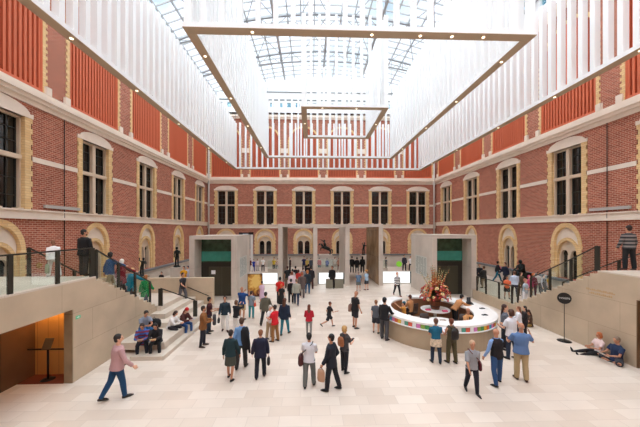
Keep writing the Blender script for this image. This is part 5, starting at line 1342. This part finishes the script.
# ---- right landing and terrace
a = person('man in a black and grey striped sweater on the right landing, seen from behind', 629, 225.5, 270, LZ, 5, 'stand', ('short', (60, 44, 38)), ('shirt', stripes('grey_stripe', (48, 48, 50), (132, 124, 120), 7.0)), ('trousers', (32, 32, 36)), (80, 54, 44), skin='tan', build=1.12, armL=(4, 16, 20, 0), armR=(4, 16, 20, 0), pos=on_z(629, 270, LZ))
def terr(label, px, top, X_, **k):
    q = on_x(px, 280, X_); t_ = q.y * math.cos(YAW) + q.x * math.sin(YAW); h = (EYE - (top - HY) * t_ / F) - .63
    return person(label, px, top, 0, pos=(X_, q.y, .63), h=min(1.95, max(1.2, h)), **k)
terr('auburn-haired person in navy leaning at the far end of the terrace railing', 479.5, 263.5, 13.0, face=200, hair=('short', (150, 76, 50)), shirt=('jacket', (44, 46, 60)), legs=('trousers', (90, 80, 74)))
terr('person in a dark olive jacket at the far end of the terrace railing', 484, 265.5, 12.6, face=-20, pose='hold', hair=('short', (110, 80, 60)), shirt=('jacket', (56, 54, 50)), legs=('trousers', (176, 158, 136)), build=1.15)
terr('person in black with a pink scarf and teal trousers on the right terrace', 497.5, 260, 15.3, face=110, pose='walk', hair=('short', (30, 26, 26)), shirt=('shirt', (34, 32, 38)), legs=('jeans', (44, 120, 140)), skin='tan')
m = INFO['person in black with a pink scarf and teal trousers on the right terrace']; T = m['T']; b = MB(); b.loft([T(0, .05, .40), T(.06, .17, .22), T(.1, .22, .18)], [(.14, .10), (.12, .07), (.08, .05)], 10, (1, 0, 0)); b.build('scarf', cmat((236, 130, 160)), m['root'], world=False)
terr('man in a navy jacket facing the pink-scarfed person on the terrace', 505.5, 261, 15.0, face=-90, pose='walk', hair=('short', (110, 66, 50)), shirt=('jacket', (34, 40, 66)), legs=('trousers', (36, 36, 48)))
terr('person in an orange top and dark shorts at the terrace railing', 507, 275.5, 12.1, face=200, pose='hold', hair=('short', (60, 40, 34)), shirt=('tee', (234, 130, 90)), legs=('shorts', (56, 60, 66)), skin='tan')
terr('person in a pale blue and white shirt at the terrace railing', 514.5, 270.5, 12.9, face=10, hair=('short', (120, 84, 64)), shirt=('shirt', (206, 216, 232)), legs=('jeans', (44, 60, 92)), build=1.15)
terr('person with brown hair in an olive coat behind the pale blue shirt', 521, 271.5, 13.6, face=170, hair=('bob', (92, 56, 40)), shirt=('coat', (110, 96, 76)), legs=('trousers', (130, 110, 90)))
terr('person in a grey top and white trousers at the foot of the right stair', 525, 278, 12.0, face=150, pose='hold', hair=('short', (200, 130, 110)), shirt=('tee', (184, 194, 202)), legs=('trousers', (240, 238, 240)))
terr('person in pink with a pink headscarf by the foot of the right stair', 529, 274.5, 13.6, face=180, hair=('bob', (196, 60, 110)), shirt=('shirt', (206, 90, 130)), legs=('trousers', (110, 64, 80)))
terr('orange-haired person in maroon beside the pink headscarf', 533.5, 272.5, 14.3, face=180, hair=('curly', (222, 130, 70)), shirt=('shirt', (140, 60, 76)), legs=('trousers', (120, 70, 80)))
terr('person with black hair in a white top behind the right stair', 538, 271.5, 15.4, face=200, hair=('short', (34, 28, 26)), shirt=('tee', (220, 206, 204)), legs=('trousers', (44, 42, 46)), skin='tan')
terr('person in a dark jacket with a white front behind the right stair', 543.5, 273.5, 14.4, face=170, hair=('short', (60, 46, 44)), shirt=('vest', (66, 50, 58)), legs=('trousers', (50, 50, 58)), under=(200, 190, 196))
terr('person in mustard yellow farthest up behind the right stair', 548.5, 275, 15.3, face=160, hair=('short', (70, 56, 40)), shirt=('tee', (206, 170, 60)), legs=('trousers', (70, 90, 80)))
# ================================================================ light and camera
sc = bpy.context.scene
w = bpy.data.worlds.new('World'); sc.world = w; w.use_nodes = True
nt = w.node_tree; bg = nt.nodes['Background']; bg.inputs[1].default_value = 1.3
tc = nt.nodes.new('ShaderNodeTexCoord'); n = nt.nodes.new('ShaderNodeTexNoise'); n.inputs['Scale'].default_value = 2.2; n.inputs['Detail'].default_value = 5
rp = nt.nodes.new('ShaderNodeValToRGB'); rp.color_ramp.elements[0].position = .42; rp.color_ramp.elements[0].color = (.38, .52, .62, 1)
rp.color_ramp.elements[1].position = .52; rp.color_ramp.elements[1].color = (.95, .97, 1.0, 1)
nt.links.new(tc.outputs['Generated'], n.inputs['Vector']); nt.links.new(n.outputs['Fac'], rp.inputs[0]); nt.links.new(rp.outputs[0], bg.inputs[0])
sun = bpy.data.lights.new('sun', 'SUN'); sun.energy = 7.2; sun.angle = math.radians(125); sun.color = (1, 0.98, 0.965)
so = bpy.data.objects.new('sun', sun); col.objects.link(so); so.rotation_euler = (math.radians(12), math.radians(-10), 0)
cam = bpy.data.cameras.new('camera'); co = bpy.data.objects.new('camera', cam); col.objects.link(co)
cam.sensor_width = 36; cam.lens = 36 * F / 640; cam.shift_y = (HY - 213.5) / 640.0
cam.clip_start = 0.1; cam.clip_end = 300
co.location = (0, 0, EYE); co.rotation_euler = (PI / 2, 0, -YAW)
sc.camera = co
vs_ = sc.view_settings; vs_.view_transform = 'Standard'; vs_.look = 'None'; vs_.exposure = 0.22; vs_.gamma = 1; vs_.use_curve_mapping = False
